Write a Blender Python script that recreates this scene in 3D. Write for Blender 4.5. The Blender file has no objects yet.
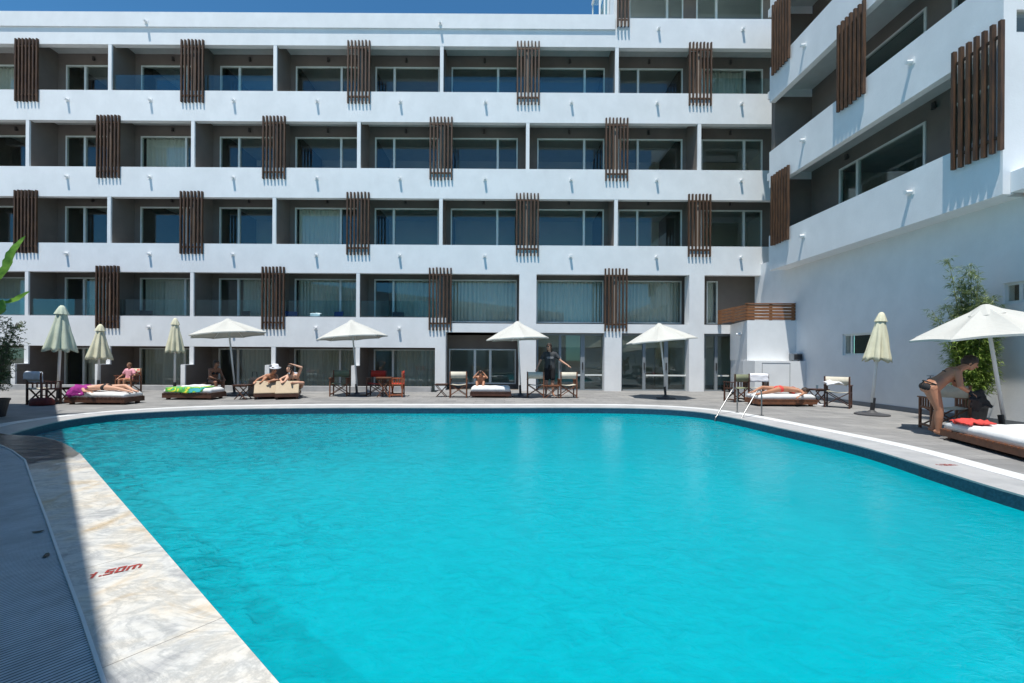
import bpy, bmesh, math, random
from mathutils import Vector, Matrix, noise
from mathutils.geometry import tessellate_polygon
random.seed(7)
SC = bpy.context.scene
COL = SC.collection
F, CX, CY, RR, HC = 420.0, 505.0, 357.0, 0.0058, 1.35      # focal (px), principal point, roll, eye height
D, DB = 16.95, 18.05                                         # hotel front plane, balcony rear wall plane

def G(px, py, z=0.0):
    u = (px-CX)-RR*(CY-py); v = (CY-py)+RR*(px-CX)
    Y = F*(HC-z)/(-v); return Vector((u*Y/F, Y, z))
def W(px, py, Y):
    u = (px-CX)-RR*(CY-py); v = (CY-py)+RR*(px-CX)
    return Vector((u*Y/F, Y, HC+v*Y/F))

# ------------------------------------------------------------------ materials
def newmat(name):
    m = bpy.data.materials.new(name); m.use_nodes = True
    nt = m.node_tree; b = nt.nodes['Principled BSDF']; return m, nt, b
def N(nt, t, **kw):
    n = nt.nodes.new(t)
    for k, v in kw.items():
        if k.startswith('i_'): n.inputs[k[2:].replace('_', ' ')].default_value = v
        else: setattr(n, k, v)
    return n
def mat(name, col, rough=0.6, var=0.12, scale=3.0, bump=0.0, bscale=40.0, metal=0.0, spec=0.5, stretch=None, col2=None):
    m, nt, b = newmat(name); L = nt.links
    tc = N(nt, 'ShaderNodeTexCoord'); mp = N(nt, 'ShaderNodeMapping')
    L.new(tc.outputs['Object'], mp.inputs['Vector'])
    if stretch: mp.inputs['Scale'].default_value = stretch
    nz = N(nt, 'ShaderNodeTexNoise', i_Scale=scale, i_Detail=6.0, i_Roughness=0.6)
    L.new(mp.outputs[0], nz.inputs['Vector'])
    rp = N(nt, 'ShaderNodeValToRGB')
    rp.color_ramp.elements[0].position = 0.3; rp.color_ramp.elements[1].position = 0.72
    c2 = col2 or tuple(min(1, c*(1+var)) for c in col)
    rp.color_ramp.elements[0].color = (*[c*(1-var) for c in col], 1) if not col2 else (*col, 1)
    rp.color_ramp.elements[1].color = (*c2, 1)
    L.new(nz.outputs['Fac'], rp.inputs[0]); L.new(rp.outputs[0], b.inputs['Base Color'])
    b.inputs['Roughness'].default_value = rough; b.inputs['Metallic'].default_value = metal
    b.inputs['Specular IOR Level'].default_value = spec
    if bump:
        n2 = N(nt, 'ShaderNodeTexNoise', i_Scale=bscale, i_Detail=4.0); L.new(mp.outputs[0], n2.inputs['Vector'])
        bp = N(nt, 'ShaderNodeBump', i_Strength=bump, i_Distance=0.01)
        L.new(n2.outputs['Fac'], bp.inputs['Height']); L.new(bp.outputs[0], b.inputs['Normal'])
    return m
M = {}
def plaster():
    m, nt, b = newmat('white_plaster'); L = nt.links
    tc = N(nt, 'ShaderNodeTexCoord')
    a = N(nt, 'ShaderNodeTexNoise', i_Scale=0.6, i_Detail=8.0, i_Roughness=0.62)
    mp = N(nt, 'ShaderNodeMapping'); mp.inputs['Scale'].default_value = (1.0, 1.0, 0.7)
    c = N(nt, 'ShaderNodeTexNoise', i_Scale=2.2, i_Detail=6.0, i_Roughness=0.6)
    L.new(tc.outputs['Object'], a.inputs['Vector']); L.new(tc.outputs['Object'], mp.inputs[0]); L.new(mp.outputs[0], c.inputs['Vector'])
    mx = N(nt, 'ShaderNodeMath', operation='MULTIPLY'); L.new(a.outputs['Fac'], mx.inputs[0]); L.new(c.outputs['Fac'], mx.inputs[1])
    rp = N(nt, 'ShaderNodeValToRGB'); rp.color_ramp.elements[0].position = 0.12; rp.color_ramp.elements[1].position = 0.34
    rp.color_ramp.elements[0].color = (0.70, 0.715, 0.72, 1); rp.color_ramp.elements[1].color = (0.77, 0.785, 0.79, 1)
    L.new(mx.outputs[0], rp.inputs[0]); L.new(rp.outputs[0], b.inputs['Base Color'])
    b.inputs['Roughness'].default_value = 0.85
    n2 = N(nt, 'ShaderNodeTexNoise', i_Scale=25.0, i_Detail=5.0); L.new(tc.outputs['Object'], n2.inputs['Vector'])
    bp = N(nt, 'ShaderNodeBump', i_Strength=0.25, i_Distance=0.01); L.new(n2.outputs['Fac'], bp.inputs['Height']); L.new(bp.outputs[0], b.inputs['Normal'])
    return m
M['plaster'] = plaster()
M['ceil'] = mat('balcony_ceiling_paint', (0.55, 0.56, 0.55), 0.9, 0.06)
M['taupe'] = mat('taupe_render', (0.18, 0.152, 0.132), 0.9, 0.10, 1.5, 0.2, 60)
M['cap'] = mat('sunlit_taupe_render', (0.33, 0.28, 0.24), 0.9, 0.10, 2.0)  # taupe lightened so the divider ends look sunlit
M['room'] = mat('room_paint', (0.78, 0.80, 0.73), 0.9, 0.06, 1.0)
M['beige'] = mat('beige_interior_paint', (0.5, 0.46, 0.36), 0.9, 0.08)
M['roomfloor'] = mat('room_floor', (0.2, 0.17, 0.14), 0.6, 0.15)
M['frame'] = mat('pale_aluminium_frame', (0.70, 0.73, 0.70), 0.45, 0.05, metal=0.0)
M['gframe'] = mat('grey_aluminium_frame', (0.22, 0.25, 0.27), 0.45, 0.06)
M['darkframe'] = mat('dark_rail_channel', (0.12, 0.13, 0.14), 0.5, 0.1)
M['slat'] = mat('brown_stained_timber', (0.026, 0.012, 0.007), 0.65, 0.45, 3.0, 0.35, 60, stretch=(6, 6, 0.8), col2=(0.125, 0.058, 0.024))
M['slatend'] = mat('timber_end', (0.05, 0.025, 0.015), 0.7, 0.3)
M['teak'] = mat('oiled_teak', (0.17, 0.065, 0.03), 0.55, 0.35, 6.0, 0.2, 60)
M['darkteak'] = mat('dark_teak', (0.075, 0.03, 0.018), 0.55, 0.35, 6.0, 0.2, 60)
M['cedar'] = mat('cedar_boards', (0.16, 0.055, 0.022), 0.6, 0.4, 5.0, stretch=(1, 1, 8), col2=(0.36, 0.16, 0.06))
M['white'] = mat('white_paint', (0.78, 0.78, 0.77), 0.5, 0.04)
M['canvas'] = mat('white_canvas', (0.50, 0.50, 0.465), 0.85, 0.05, 2.5, 0.25, 30)
M['cream'] = mat('cream_canvas', (0.62, 0.60, 0.44), 0.9, 0.12, 3.0, 0.3, 40)
M['palegreen'] = mat('pale_green_canvas', (0.52, 0.58, 0.47), 0.9, 0.12, 3.0, 0.3, 40)
M['linen'] = mat('cream_chair_canvas', (0.60, 0.56, 0.46), 0.9, 0.1, 8)
M['olive'] = mat('olive_chair_canvas', (0.20, 0.22, 0.14), 0.9, 0.15, 8)
M['red'] = mat('red_chair_canvas', (0.50, 0.035, 0.02), 0.85, 0.15, 8)
M['orange'] = mat('orange_timber', (0.30, 0.085, 0.03), 0.6, 0.25, 8)
M['mattress'] = mat('white_mattress', (0.72, 0.73, 0.73), 0.9, 0.06, 5, 0.5, 9)
M['beigecush'] = mat('beige_cushion', (0.46, 0.37, 0.26), 0.9, 0.08, 6, 0.3, 14)
M['towel'] = mat('white_towel', (0.75, 0.76, 0.80), 0.95, 0.06, 10, 0.6, 60)
M['bluetowel'] = mat('pale_blue_towel', (0.62, 0.66, 0.72), 0.95, 0.08, 10, 0.6, 60)
M['purple'] = mat('magenta_cloth', (0.30, 0.02, 0.22), 0.9, 0.3, 12, 0.5, 40)
M['redcloth'] = mat('red_cloth', (0.62, 0.06, 0.05), 0.9, 0.15, 12, 0.5, 40)
M['bag'] = mat('dark_red_bag', (0.12, 0.014, 0.014), 0.7, 0.2, 9)
M['black'] = mat('black_cloth', (0.012, 0.012, 0.014), 0.85, 0.2, 12)
M['rubber'] = mat('black_plastic', (0.02, 0.02, 0.022), 0.5, 0.2, 9)
M['plate'] = mat('dark_base_plate', (0.06, 0.06, 0.065), 0.6, 0.2, 9, 0.3)
M['steel'] = mat('stainless_steel', (0.30, 0.30, 0.30), 0.38, 0.05, 6, metal=1.0)
M['grey'] = mat('grey_plastic', (0.16, 0.18, 0.2), 0.6, 0.1, 6)
M['navy'] = mat('blue_chair_plastic', (0.02, 0.06, 0.22), 0.5, 0.15, 6)
M['pink'] = mat('pink_cotton', (0.78, 0.36, 0.42), 0.9, 0.1, 20)
M['tee'] = mat('charcoal_cotton', (0.05, 0.055, 0.06), 0.9, 0.15, 20)
M['print'] = mat('grey_shirt_print', (0.42, 0.43, 0.45), 0.8, 0.2, 60)
M['skin'] = mat('tanned_skin', (0.40, 0.19, 0.11), 0.5, 0.08, 6)
M['skin2'] = mat('fair_skin', (0.56, 0.32, 0.22), 0.5, 0.08, 6)
M['skin3'] = mat('deep_tan_skin', (0.24, 0.105, 0.06), 0.5, 0.08, 6)
M['hair'] = mat('dark_brown_hair', (0.03, 0.016, 0.010), 0.55, 0.3, 30, 0.6, 120)
M['hair2'] = mat('light_brown_hair', (0.16, 0.08, 0.035), 0.55, 0.3, 30, 0.6, 120)
M['lip'] = mat('lips', (0.36, 0.08, 0.07), 0.5, 0.05)
M['eye'] = mat('dark_eyes', (0.015, 0.012, 0.01), 0.2, 0.05)
M['markred'] = mat('worn_red_paint', (0.30, 0.03, 0.022), 0.7, 0.35, 35)
M['pot'] = mat('black_pot', (0.02, 0.02, 0.022), 0.55, 0.2, 9)
M['soil'] = mat('potting_soil', (0.05, 0.035, 0.025), 0.95, 0.3, 20)
M['stem'] = mat('green_cane', (0.16, 0.17, 0.06), 0.6, 0.25, 9)
M['bark'] = mat('grey_bark', (0.14, 0.11, 0.08), 0.8, 0.25, 9)
M['lampmat'] = mat('bronze_wall_lamp', (0.06, 0.05, 0.045), 0.5, 0.1)
M['ground'] = mat('dry_earth', (0.22, 0.19, 0.14), 0.95, 0.25, 0.4)

def leafmat(name, c1, c2, tr=0.25):
    m, nt, b = newmat(name); L = nt.links
    g = N(nt, 'ShaderNodeObjectInfo'); tc = N(nt, 'ShaderNodeTexCoord')
    nz = N(nt, 'ShaderNodeTexNoise', i_Scale=7.0, i_Detail=3.0); L.new(tc.outputs['Object'], nz.inputs['Vector'])
    rp = N(nt, 'ShaderNodeValToRGB'); rp.color_ramp.elements[0].position = .35; rp.color_ramp.elements[1].position = .68
    rp.color_ramp.elements[0].color = (*c1, 1); rp.color_ramp.elements[1].color = (*c2, 1)
    L.new(nz.outputs['Fac'], rp.inputs[0]); L.new(rp.outputs[0], b.inputs['Base Color'])
    b.inputs['Roughness'].default_value = 0.5
    t = N(nt, 'ShaderNodeBsdfTranslucent'); L.new(rp.outputs[0], t.inputs['Color'])
    mx = N(nt, 'ShaderNodeMixShader'); mx.inputs[0].default_value = tr
    out = nt.nodes['Material Output']
    L.new(b.outputs[0], mx.inputs[1]); L.new(t.outputs[0], mx.inputs[2]); L.new(mx.outputs[0], out.inputs['Surface'])
    return m
M['bamboo'] = leafmat('bamboo_leaf', (0.11, 0.19, 0.03), (0.32, 0.43, 0.08))
M['bamboo_pale'] = leafmat('pale_bamboo_leaf', (0.15, 0.21, 0.09), (0.30, 0.37, 0.16))
M['olive_leaf'] = leafmat('shrub_leaf', (0.05, 0.085, 0.03), (0.14, 0.19, 0.07))
M['banana'] = leafmat('banana_leaf', (0.07, 0.19, 0.025), (0.20, 0.40, 0.06), 0.4)

def glass(name, tint, refl=1.0, rough=0.0):
    m, nt, b = newmat(name); L = nt.links; nt.nodes.remove(b)
    t = N(nt, 'ShaderNodeBsdfTransparent'); t.inputs[0].default_value = (*tint, 1)
    g = N(nt, 'ShaderNodeBsdfGlossy'); g.inputs['Roughness'].default_value = rough
    g.inputs['Color'].default_value = (0.85, 0.95, 1.0, 1)
    lw_ = N(nt, 'ShaderNodeLayerWeight'); lw_.inputs['Blend'].default_value = .5      # Schlick reflectance, the same from both faces of the pane
    pw_ = N(nt, 'ShaderNodeMath', operation='POWER'); pw_.inputs[1].default_value = 5.0; L.new(lw_.outputs['Facing'], pw_.inputs[0])
    ml = N(nt, 'ShaderNodeMath', operation='MULTIPLY_ADD'); ml.inputs[1].default_value = .9; ml.inputs[2].default_value = .055*refl; ml.use_clamp = True
    L.new(pw_.outputs[0], ml.inputs[0])
    mx = N(nt, 'ShaderNodeMixShader'); L.new(ml.outputs[0], mx.inputs[0]); L.new(t.outputs[0], mx.inputs[1]); L.new(g.outputs[0], mx.inputs[2])
    L.new(mx.outputs[0], nt.nodes['Material Output'].inputs['Surface'])
    return m
M['glass'] = glass('window_glass', (0.88, 0.91, 0.88), 1.0)
M['railglass'] = glass('railing_glass', (0.84, 0.94, 0.95), 1.0)
M['glassware'] = glass('clear_glassware', (0.85, 0.9, 0.9), 1.2)

def curtain_mat():
    m, nt, b = newmat('curtain_fabric'); L = nt.links
    b.inputs['Base Color'].default_value = (0.68, 0.66, 0.61, 1); b.inputs['Roughness'].default_value = 0.95
    return m
M['curtain'] = curtain_mat()

def marble():
    m, nt, b = newmat('stained_marble'); L = nt.links
    tc = N(nt, 'ShaderNodeTexCoord')
    w = N(nt, 'ShaderNodeTexNoise', i_Scale=2.0, i_Detail=8.0, i_Roughness=0.6, i_Distortion=0.9)
    L.new(tc.outputs['Object'], w.inputs['Vector'])
    rp = N(nt, 'ShaderNodeValToRGB'); e = rp.color_ramp.elements
    e[0].position = .34; e[0].color = (0.38, 0.385, 0.39, 1); e[1].position = .68; e[1].color = (0.56, 0.43, 0.27, 1)
    x = e.new(.43); x.color = (0.58, 0.58, 0.56, 1); x = e.new(.53); x.color = (0.63, 0.60, 0.54, 1)
    L.new(w.outputs['Fac'], rp.inputs[0])
    mp = N(nt, 'ShaderNodeMapping'); mp.inputs['Rotation'].default_value = (0, 0, 0.75); mp.inputs['Scale'].default_value = (1.0, 2.2, 1)
    L.new(tc.outputs['Object'], mp.inputs[0])
    v = N(nt, 'ShaderNodeTexNoise', i_Scale=1.5, i_Detail=9.0, i_Roughness=0.7, i_Distortion=2.2); L.new(mp.outputs[0], v.inputs['Vector'])
    r2 = N(nt, 'ShaderNodeValToRGB'); e = r2.color_ramp.elements
    e[0].position = .44; e[0].color = (1, 1, 1, 1); e[1].position = .56; e[1].color = (1, 1, 1, 1)
    x = e.new(.50); x.color = (0.66, 0.68, 0.70, 1)
    L.new(v.outputs['Fac'], r2.inputs[0])
    mx = N(nt, 'ShaderNodeMixRGB', blend_type='MULTIPLY'); mx.inputs[0].default_value = 0.8
    L.new(rp.outputs[0], mx.inputs[1]); L.new(r2.outputs[0], mx.inputs[2])
    g = N(nt, 'ShaderNodeTexNoise', i_Scale=14.0, i_Detail=8.0, i_Roughness=0.75); L.new(tc.outputs['Object'], g.inputs['Vector'])
    r3 = N(nt, 'ShaderNodeValToRGB'); r3.color_ramp.elements[0].position = .3; r3.color_ramp.elements[0].color = (.78, .78, .78, 1); r3.color_ramp.elements[1].position = .6
    L.new(g.outputs['Fac'], r3.inputs[0])
    m3 = N(nt, 'ShaderNodeMixRGB', blend_type='MULTIPLY'); m3.inputs[0].default_value = 1.0
    L.new(mx.outputs[0], m3.inputs[1]); L.new(r3.outputs[0], m3.inputs[2])
    jm = N(nt, 'ShaderNodeMapping'); jm.inputs['Rotation'].default_value = (0, 0, -GA); L.new(tc.outputs['Object'], jm.inputs[0])
    js = N(nt, 'ShaderNodeSeparateXYZ'); L.new(jm.outputs[0], js.inputs[0])
    jf = N(nt, 'ShaderNodeMath', operation='PINGPONG'); jf.inputs[1].default_value = .62; L.new(js.outputs['X'], jf.inputs[0])
    jl = N(nt, 'ShaderNodeMath', operation='LESS_THAN'); jl.inputs[1].default_value = .0028; L.new(jf.outputs[0], jl.inputs[0])
    jx = N(nt, 'ShaderNodeMixRGB'); jx.inputs[2].default_value = (.22, .21, .19, 1); L.new(jl.outputs[0], jx.inputs[0]); L.new(m3.outputs[0], jx.inputs[1]); m3 = jx
    # water lapping over the far corner leaves the stone wet, with a ragged edge
    vd = N(nt, 'ShaderNodeVectorMath', operation='DISTANCE'); vd.inputs[1].default_value = (-8.6, 7.6, 0); L.new(tc.outputs['Object'], vd.inputs[0])
    sn = N(nt, 'ShaderNodeTexNoise', i_Scale=2.5, i_Detail=6.0); L.new(tc.outputs['Object'], sn.inputs['Vector'])
    sm = N(nt, 'ShaderNodeMath', operation='MULTIPLY_ADD'); sm.inputs[1].default_value = 3.2; L.new(sn.outputs['Fac'], sm.inputs[0]); L.new(vd.outputs['Value'], sm.inputs[2])
    wr = N(nt, 'ShaderNodeMapRange'); wr.inputs['From Min'].default_value = 4.9; wr.inputs['From Max'].default_value = 6.2; wr.inputs['To Min'].default_value = 1; wr.inputs['To Max'].default_value = 0; L.new(sm.outputs[0], wr.inputs['Value'])
    wf = N(nt, 'ShaderNodeMath', operation='MULTIPLY'); wf.inputs[1].default_value = .7; L.new(wr.outputs[0], wf.inputs[0])
    dk = N(nt, 'ShaderNodeMixRGB'); dk.inputs[2].default_value = (0.27, 0.28, 0.29, 1); L.new(wf.outputs[0], dk.inputs[0]); L.new(m3.outputs[0], dk.inputs[1]); L.new(dk.outputs[0], b.inputs['Base Color'])
    ro = N(nt, 'ShaderNodeMapRange'); ro.inputs['To Min'].default_value = .42; ro.inputs['To Max'].default_value = .07; L.new(wr.outputs[0], ro.inputs['Value']); L.new(ro.outputs[0], b.inputs['Roughness'])
    bp = N(nt, 'ShaderNodeBump', i_Strength=0.25, i_Distance=0.01); L.new(g.outputs['Fac'], bp.inputs['Height']); L.new(bp.outputs[0], b.inputs['Normal'])
    return m
GA = math.atan2(0.8, -1.0)                    # direction the left pool edge runs in
M['marble'] = marble()
M['copegrey'] = mat('grey_marble_coping', (0.33, 0.335, 0.34), 0.45, 0.15, 2.5, 0.2, 30, col2=(0.47, 0.47, 0.47))
M['copewhite'] = mat('white_marble_edge', (0.66, 0.67, 0.67), 0.45, 0.05, 3)

def deckmat():
    m, nt, b = newmat('grey_paving_slabs'); L = nt.links
    tc = N(nt, 'ShaderNodeTexCoord')
    br = N(nt, 'ShaderNodeTexBrick'); br.offset = 0.5
    br.inputs['Color1'].default_value = (0.225, 0.225, 0.225, 1); br.inputs['Color2'].default_value = (0.295, 0.292, 0.287, 1)
    br.inputs['Mortar'].default_value = (0.13, 0.13, 0.128, 1); br.inputs['Scale'].default_value = 1.0
    br.inputs['Mortar Size'].default_value = 0.006; br.inputs['Brick Width'].default_value = 0.6; br.inputs['Row Height'].default_value = 0.3
    L.new(tc.outputs['Object'], br.inputs['Vector'])
    nz = N(nt, 'ShaderNodeTexNoise', i_Scale=1.3, i_Detail=9.0, i_Roughness=0.7); L.new(tc.outputs['Object'], nz.inputs['Vector'])
    rp = N(nt, 'ShaderNodeValToRGB'); rp.color_ramp.elements[0].position = .3; rp.color_ramp.elements[0].color = (.72, .72, .72, 1)
    rp.color_ramp.elements[1].position = .7; rp.color_ramp.elements[1].color = (1.1, 1.09, 1.07, 1)
    L.new(nz.outputs['Fac'], rp.inputs[0])
    mx = N(nt, 'ShaderNodeMixRGB', blend_type='MULTIPLY'); mx.inputs[0].default_value = 1.0
    L.new(br.outputs['Color'], mx.inputs[1]); L.new(rp.outputs[0], mx.inputs[2]); L.new(mx.outputs[0], b.inputs['Base Color'])
    b.inputs['Roughness'].default_value = 0.75
    n2 = N(nt, 'ShaderNodeTexNoise', i_Scale=30.0, i_Detail=6.0); L.new(tc.outputs['Object'], n2.inputs['Vector'])
    bp = N(nt, 'ShaderNodeBump', i_Strength=0.3, i_Distance=0.01); L.new(n2.outputs['Fac'], bp.inputs['Height']); L.new(bp.outputs[0], b.inputs['Normal'])
    return m
M['deck'] = deckmat()
GA = math.atan2(0.8, -1.0)                    # direction the left pool edge runs in
def gratemat():
    m, nt, b = newmat('slotted_drain_grating'); L = nt.links
    tc = N(nt, 'ShaderNodeTexCoord'); mp = N(nt, 'ShaderNodeMapping'); mp.inputs['Rotation'].default_value = (0, 0, -GA)
    L.new(tc.outputs['Object'], mp.inputs[0])
    br = N(nt, 'ShaderNodeTexBrick'); br.offset = 0.0
    br.inputs['Color1'].default_value = (0.60, 0.66, 0.70, 1); br.inputs['Color2'].default_value = (0.54, 0.60, 0.65, 1)
    br.inputs['Mortar'].default_value = (0.03, 0.035, 0.045, 1); br.inputs['Mortar Size'].default_value = 0.0042
    br.inputs['Mortar Smooth'].default_value = 0.3
    br.inputs['Scale'].default_value = 1.0; br.inputs['Brick Width'].default_value = 0.024; br.inputs['Row Height'].default_value = 0.66
    L.new(mp.outputs[0], br.inputs['Vector'])
    nz = N(nt, 'ShaderNodeTexNoise', i_Scale=3.0, i_Detail=8.0, i_Roughness=0.7); L.new(tc.outputs['Object'], nz.inputs['Vector'])
    rp = N(nt, 'ShaderNodeValToRGB'); rp.color_ramp.elements[0].position = .35; rp.color_ramp.elements[0].color = (.7, .7, .7, 1); rp.color_ramp.elements[1].position = .6
    L.new(nz.outputs['Fac'], rp.inputs[0])
    mx = N(nt, 'ShaderNodeMixRGB', blend_type='MULTIPLY'); mx.inputs[0].default_value = 1.0
    L.new(br.outputs['Color'], mx.inputs[1]); L.new(rp.outputs[0], mx.inputs[2]); L.new(mx.outputs[0], b.inputs['Base Color'])
    b.inputs['Roughness'].default_value = 0.5
    inv = N(nt, 'ShaderNodeMath', operation='SUBTRACT'); inv.inputs[0].default_value = 1.0; L.new(br.outputs['Fac'], inv.inputs[1])
    bp = N(nt, 'ShaderNodeBump', i_Strength=0.8, i_Distance=0.01); L.new(inv.outputs[0], bp.inputs['Height']); L.new(bp.outputs[0], b.inputs['Normal'])
    return m
M['grate'] = gratemat()
def poolmat():
    m, nt, b = newmat('pool_mosaic'); L = nt.links
    tc = N(nt, 'ShaderNodeTexCoord'); sp = N(nt, 'ShaderNodeSeparateXYZ'); L.new(tc.outputs['Object'], sp.inputs[0])
    gt = N(nt, 'ShaderNodeMath', operation='GREATER_THAN'); gt.inputs[1].default_value = -0.42; L.new(sp.outputs['Z'], gt.inputs[0])
    nz = N(nt, 'ShaderNodeTexNoise', i_Scale=30.0, i_Detail=2.0); L.new(tc.outputs['Object'], nz.inputs['Vector'])
    r1 = N(nt, 'ShaderNodeValToRGB'); r1.color_ramp.elements[0].color = (0.010, 0.042, 0.078, 1); r1.color_ramp.elements[1].color = (0.018, 0.068, 0.118, 1)
    r1.color_ramp.elements[0].position = .4; r1.color_ramp.elements[1].position = .6
    L.new(nz.outputs['Fac'], r1.inputs[0])
    mx = N(nt, 'ShaderNodeMixRGB'); L.new(gt.outputs[0], mx.inputs[0]); mx.inputs[1].default_value = (0.03, 0.62, 0.70, 1); L.new(r1.outputs[0], mx.inputs[2])
    L.new(mx.outputs[0], b.inputs['Base Color']); b.inputs['Roughness'].default_value = 0.4
    return m
M['pool'] = poolmat()
def watermat():
    m, nt, b = newmat('pool_water'); L = nt.links; nt.nodes.remove(b)
    tc = N(nt, 'ShaderNodeTexCoord')
    mp = N(nt, 'ShaderNodeMapping'); mp.inputs['Rotation'].default_value = (0, 0, 0.5); mp.inputs['Scale'].default_value = (1.0, 1.5, 1)
    L.new(tc.outputs['Object'], mp.inputs[0])
    a = N(nt, 'ShaderNodeTexNoise', i_Scale=5.5, i_Detail=3.0, i_Roughness=0.55, i_Distortion=0.8)
    c = N(nt, 'ShaderNodeTexNoise', i_Scale=16.0, i_Detail=3.0, i_Roughness=0.6, i_Distortion=0.6)
    e = N(nt, 'ShaderNodeTexNoise', i_Scale=0.33, i_Detail=2.0)
    for n in (a, c): L.new(mp.outputs[0], n.inputs['Vector'])
    L.new(tc.outputs['Object'], e.inputs['Vector'])
    # chop and colour mottling are stronger on the left
    sp = N(nt, 'ShaderNodeSeparateXYZ'); L.new(tc.outputs['Object'], sp.inputs[0])
    mr = N(nt, 'ShaderNodeMapRange'); mr.inputs['From Min'].default_value = -7.0; mr.inputs['From Max'].default_value = -0.5
    mr.inputs['To Min'].default_value = 1.5; mr.inputs['To Max'].default_value = 0.26; L.new(sp.outputs['X'], mr.inputs['Value'])
    er = N(nt, 'ShaderNodeMapRange'); er.inputs['From Min'].default_value = 0.35; er.inputs['From Max'].default_value = 0.65
    er.inputs['To Min'].default_value = 0.55; er.inputs['To Max'].default_value = 1.3; L.new(e.outputs['Fac'], er.inputs['Value'])
    st = N(nt, 'ShaderNodeMath', operation='MULTIPLY'); L.new(mr.outputs[0], st.inputs[0]); L.new(er.outputs[0], st.inputs[1])
    c2 = N(nt, 'ShaderNodeMath', operation='MULTIPLY'); c2.inputs[1].default_value = 0.42; L.new(c.outputs['Fac'], c2.inputs[0])
    ad = N(nt, 'ShaderNodeMath', operation='ADD'); L.new(a.outputs['Fac'], ad.inputs[0]); L.new(c2.outputs[0], ad.inputs[1])
    hs = N(nt, 'ShaderNodeMath', operation='MULTIPLY'); L.new(ad.outputs[0], hs.inputs[0]); L.new(st.outputs[0], hs.inputs[1])
    bp = N(nt, 'ShaderNodeBump', i_Strength=1.0, i_Distance=0.045); L.new(hs.outputs[0], bp.inputs['Height'])
    bp2 = N(nt, 'ShaderNodeBump', i_Strength=1.0, i_Distance=0.12); L.new(hs.outputs[0], bp2.inputs['Height'])
    t = N(nt, 'ShaderNodeBsdfTransparent'); t.inputs[0].default_value = (0.10, 0.88, 0.95, 1)
    d = N(nt, 'ShaderNodeBsdfDiffuse'); d.inputs[0].default_value = (0.0, 0.375, 0.455, 1); L.new(bp2.outputs[0], d.inputs['Normal'])
    m1 = N(nt, 'ShaderNodeMixShader'); m1.inputs[0].default_value = 0.6; L.new(t.outputs[0], m1.inputs[1]); L.new(d.outputs[0], m1.inputs[2])
    g = N(nt, 'ShaderNodeBsdfGlossy'); g.inputs['Roughness'].default_value = 0.03; L.new(bp.outputs[0], g.inputs['Normal'])
    fr = N(nt, 'ShaderNodeFresnel'); fr.inputs['IOR'].default_value = 1.33
    fp = N(nt, 'ShaderNodeMath', operation='POWER'); fp.inputs[1].default_value = 1.0; L.new(fr.outputs[0], fp.inputs[0])
    fm = N(nt, 'ShaderNodeMath', operation='MULTIPLY'); fm.inputs[1].default_value = 0.75; L.new(fp.outputs[0], fm.inputs[0])
    mf = N(nt, 'ShaderNodeMapRange'); mf.inputs['From Min'].default_value = .55; mf.inputs['From Max'].default_value = .88; mf.inputs['To Min'].default_value = -.30; mf.inputs['To Max'].default_value = .22
    L.new(ad.outputs[0], mf.inputs['Value'])
    mq = N(nt, 'ShaderNodeMath', operation='MULTIPLY'); L.new(mf.outputs[0], mq.inputs[0]); L.new(st.outputs[0], mq.inputs[1])
    mz = N(nt, 'ShaderNodeMath', operation='ADD'); mz.use_clamp = True; mz.inputs[1].default_value = .72; L.new(mq.outputs[0], mz.inputs[0]); L.new(mz.outputs[0], m1.inputs[0])  # mix follows the ripples, putting dark reflections into the water colour
    m2 = N(nt, 'ShaderNodeMixShader'); L.new(fm.outputs[0], m2.inputs[0]); L.new(m1.outputs[0], m2.inputs[1]); L.new(g.outputs[0], m2.inputs[2])
    L.new(m2.outputs[0], nt.nodes['Material Output'].inputs['Surface'])
    return m
M['water'] = watermat()
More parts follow.
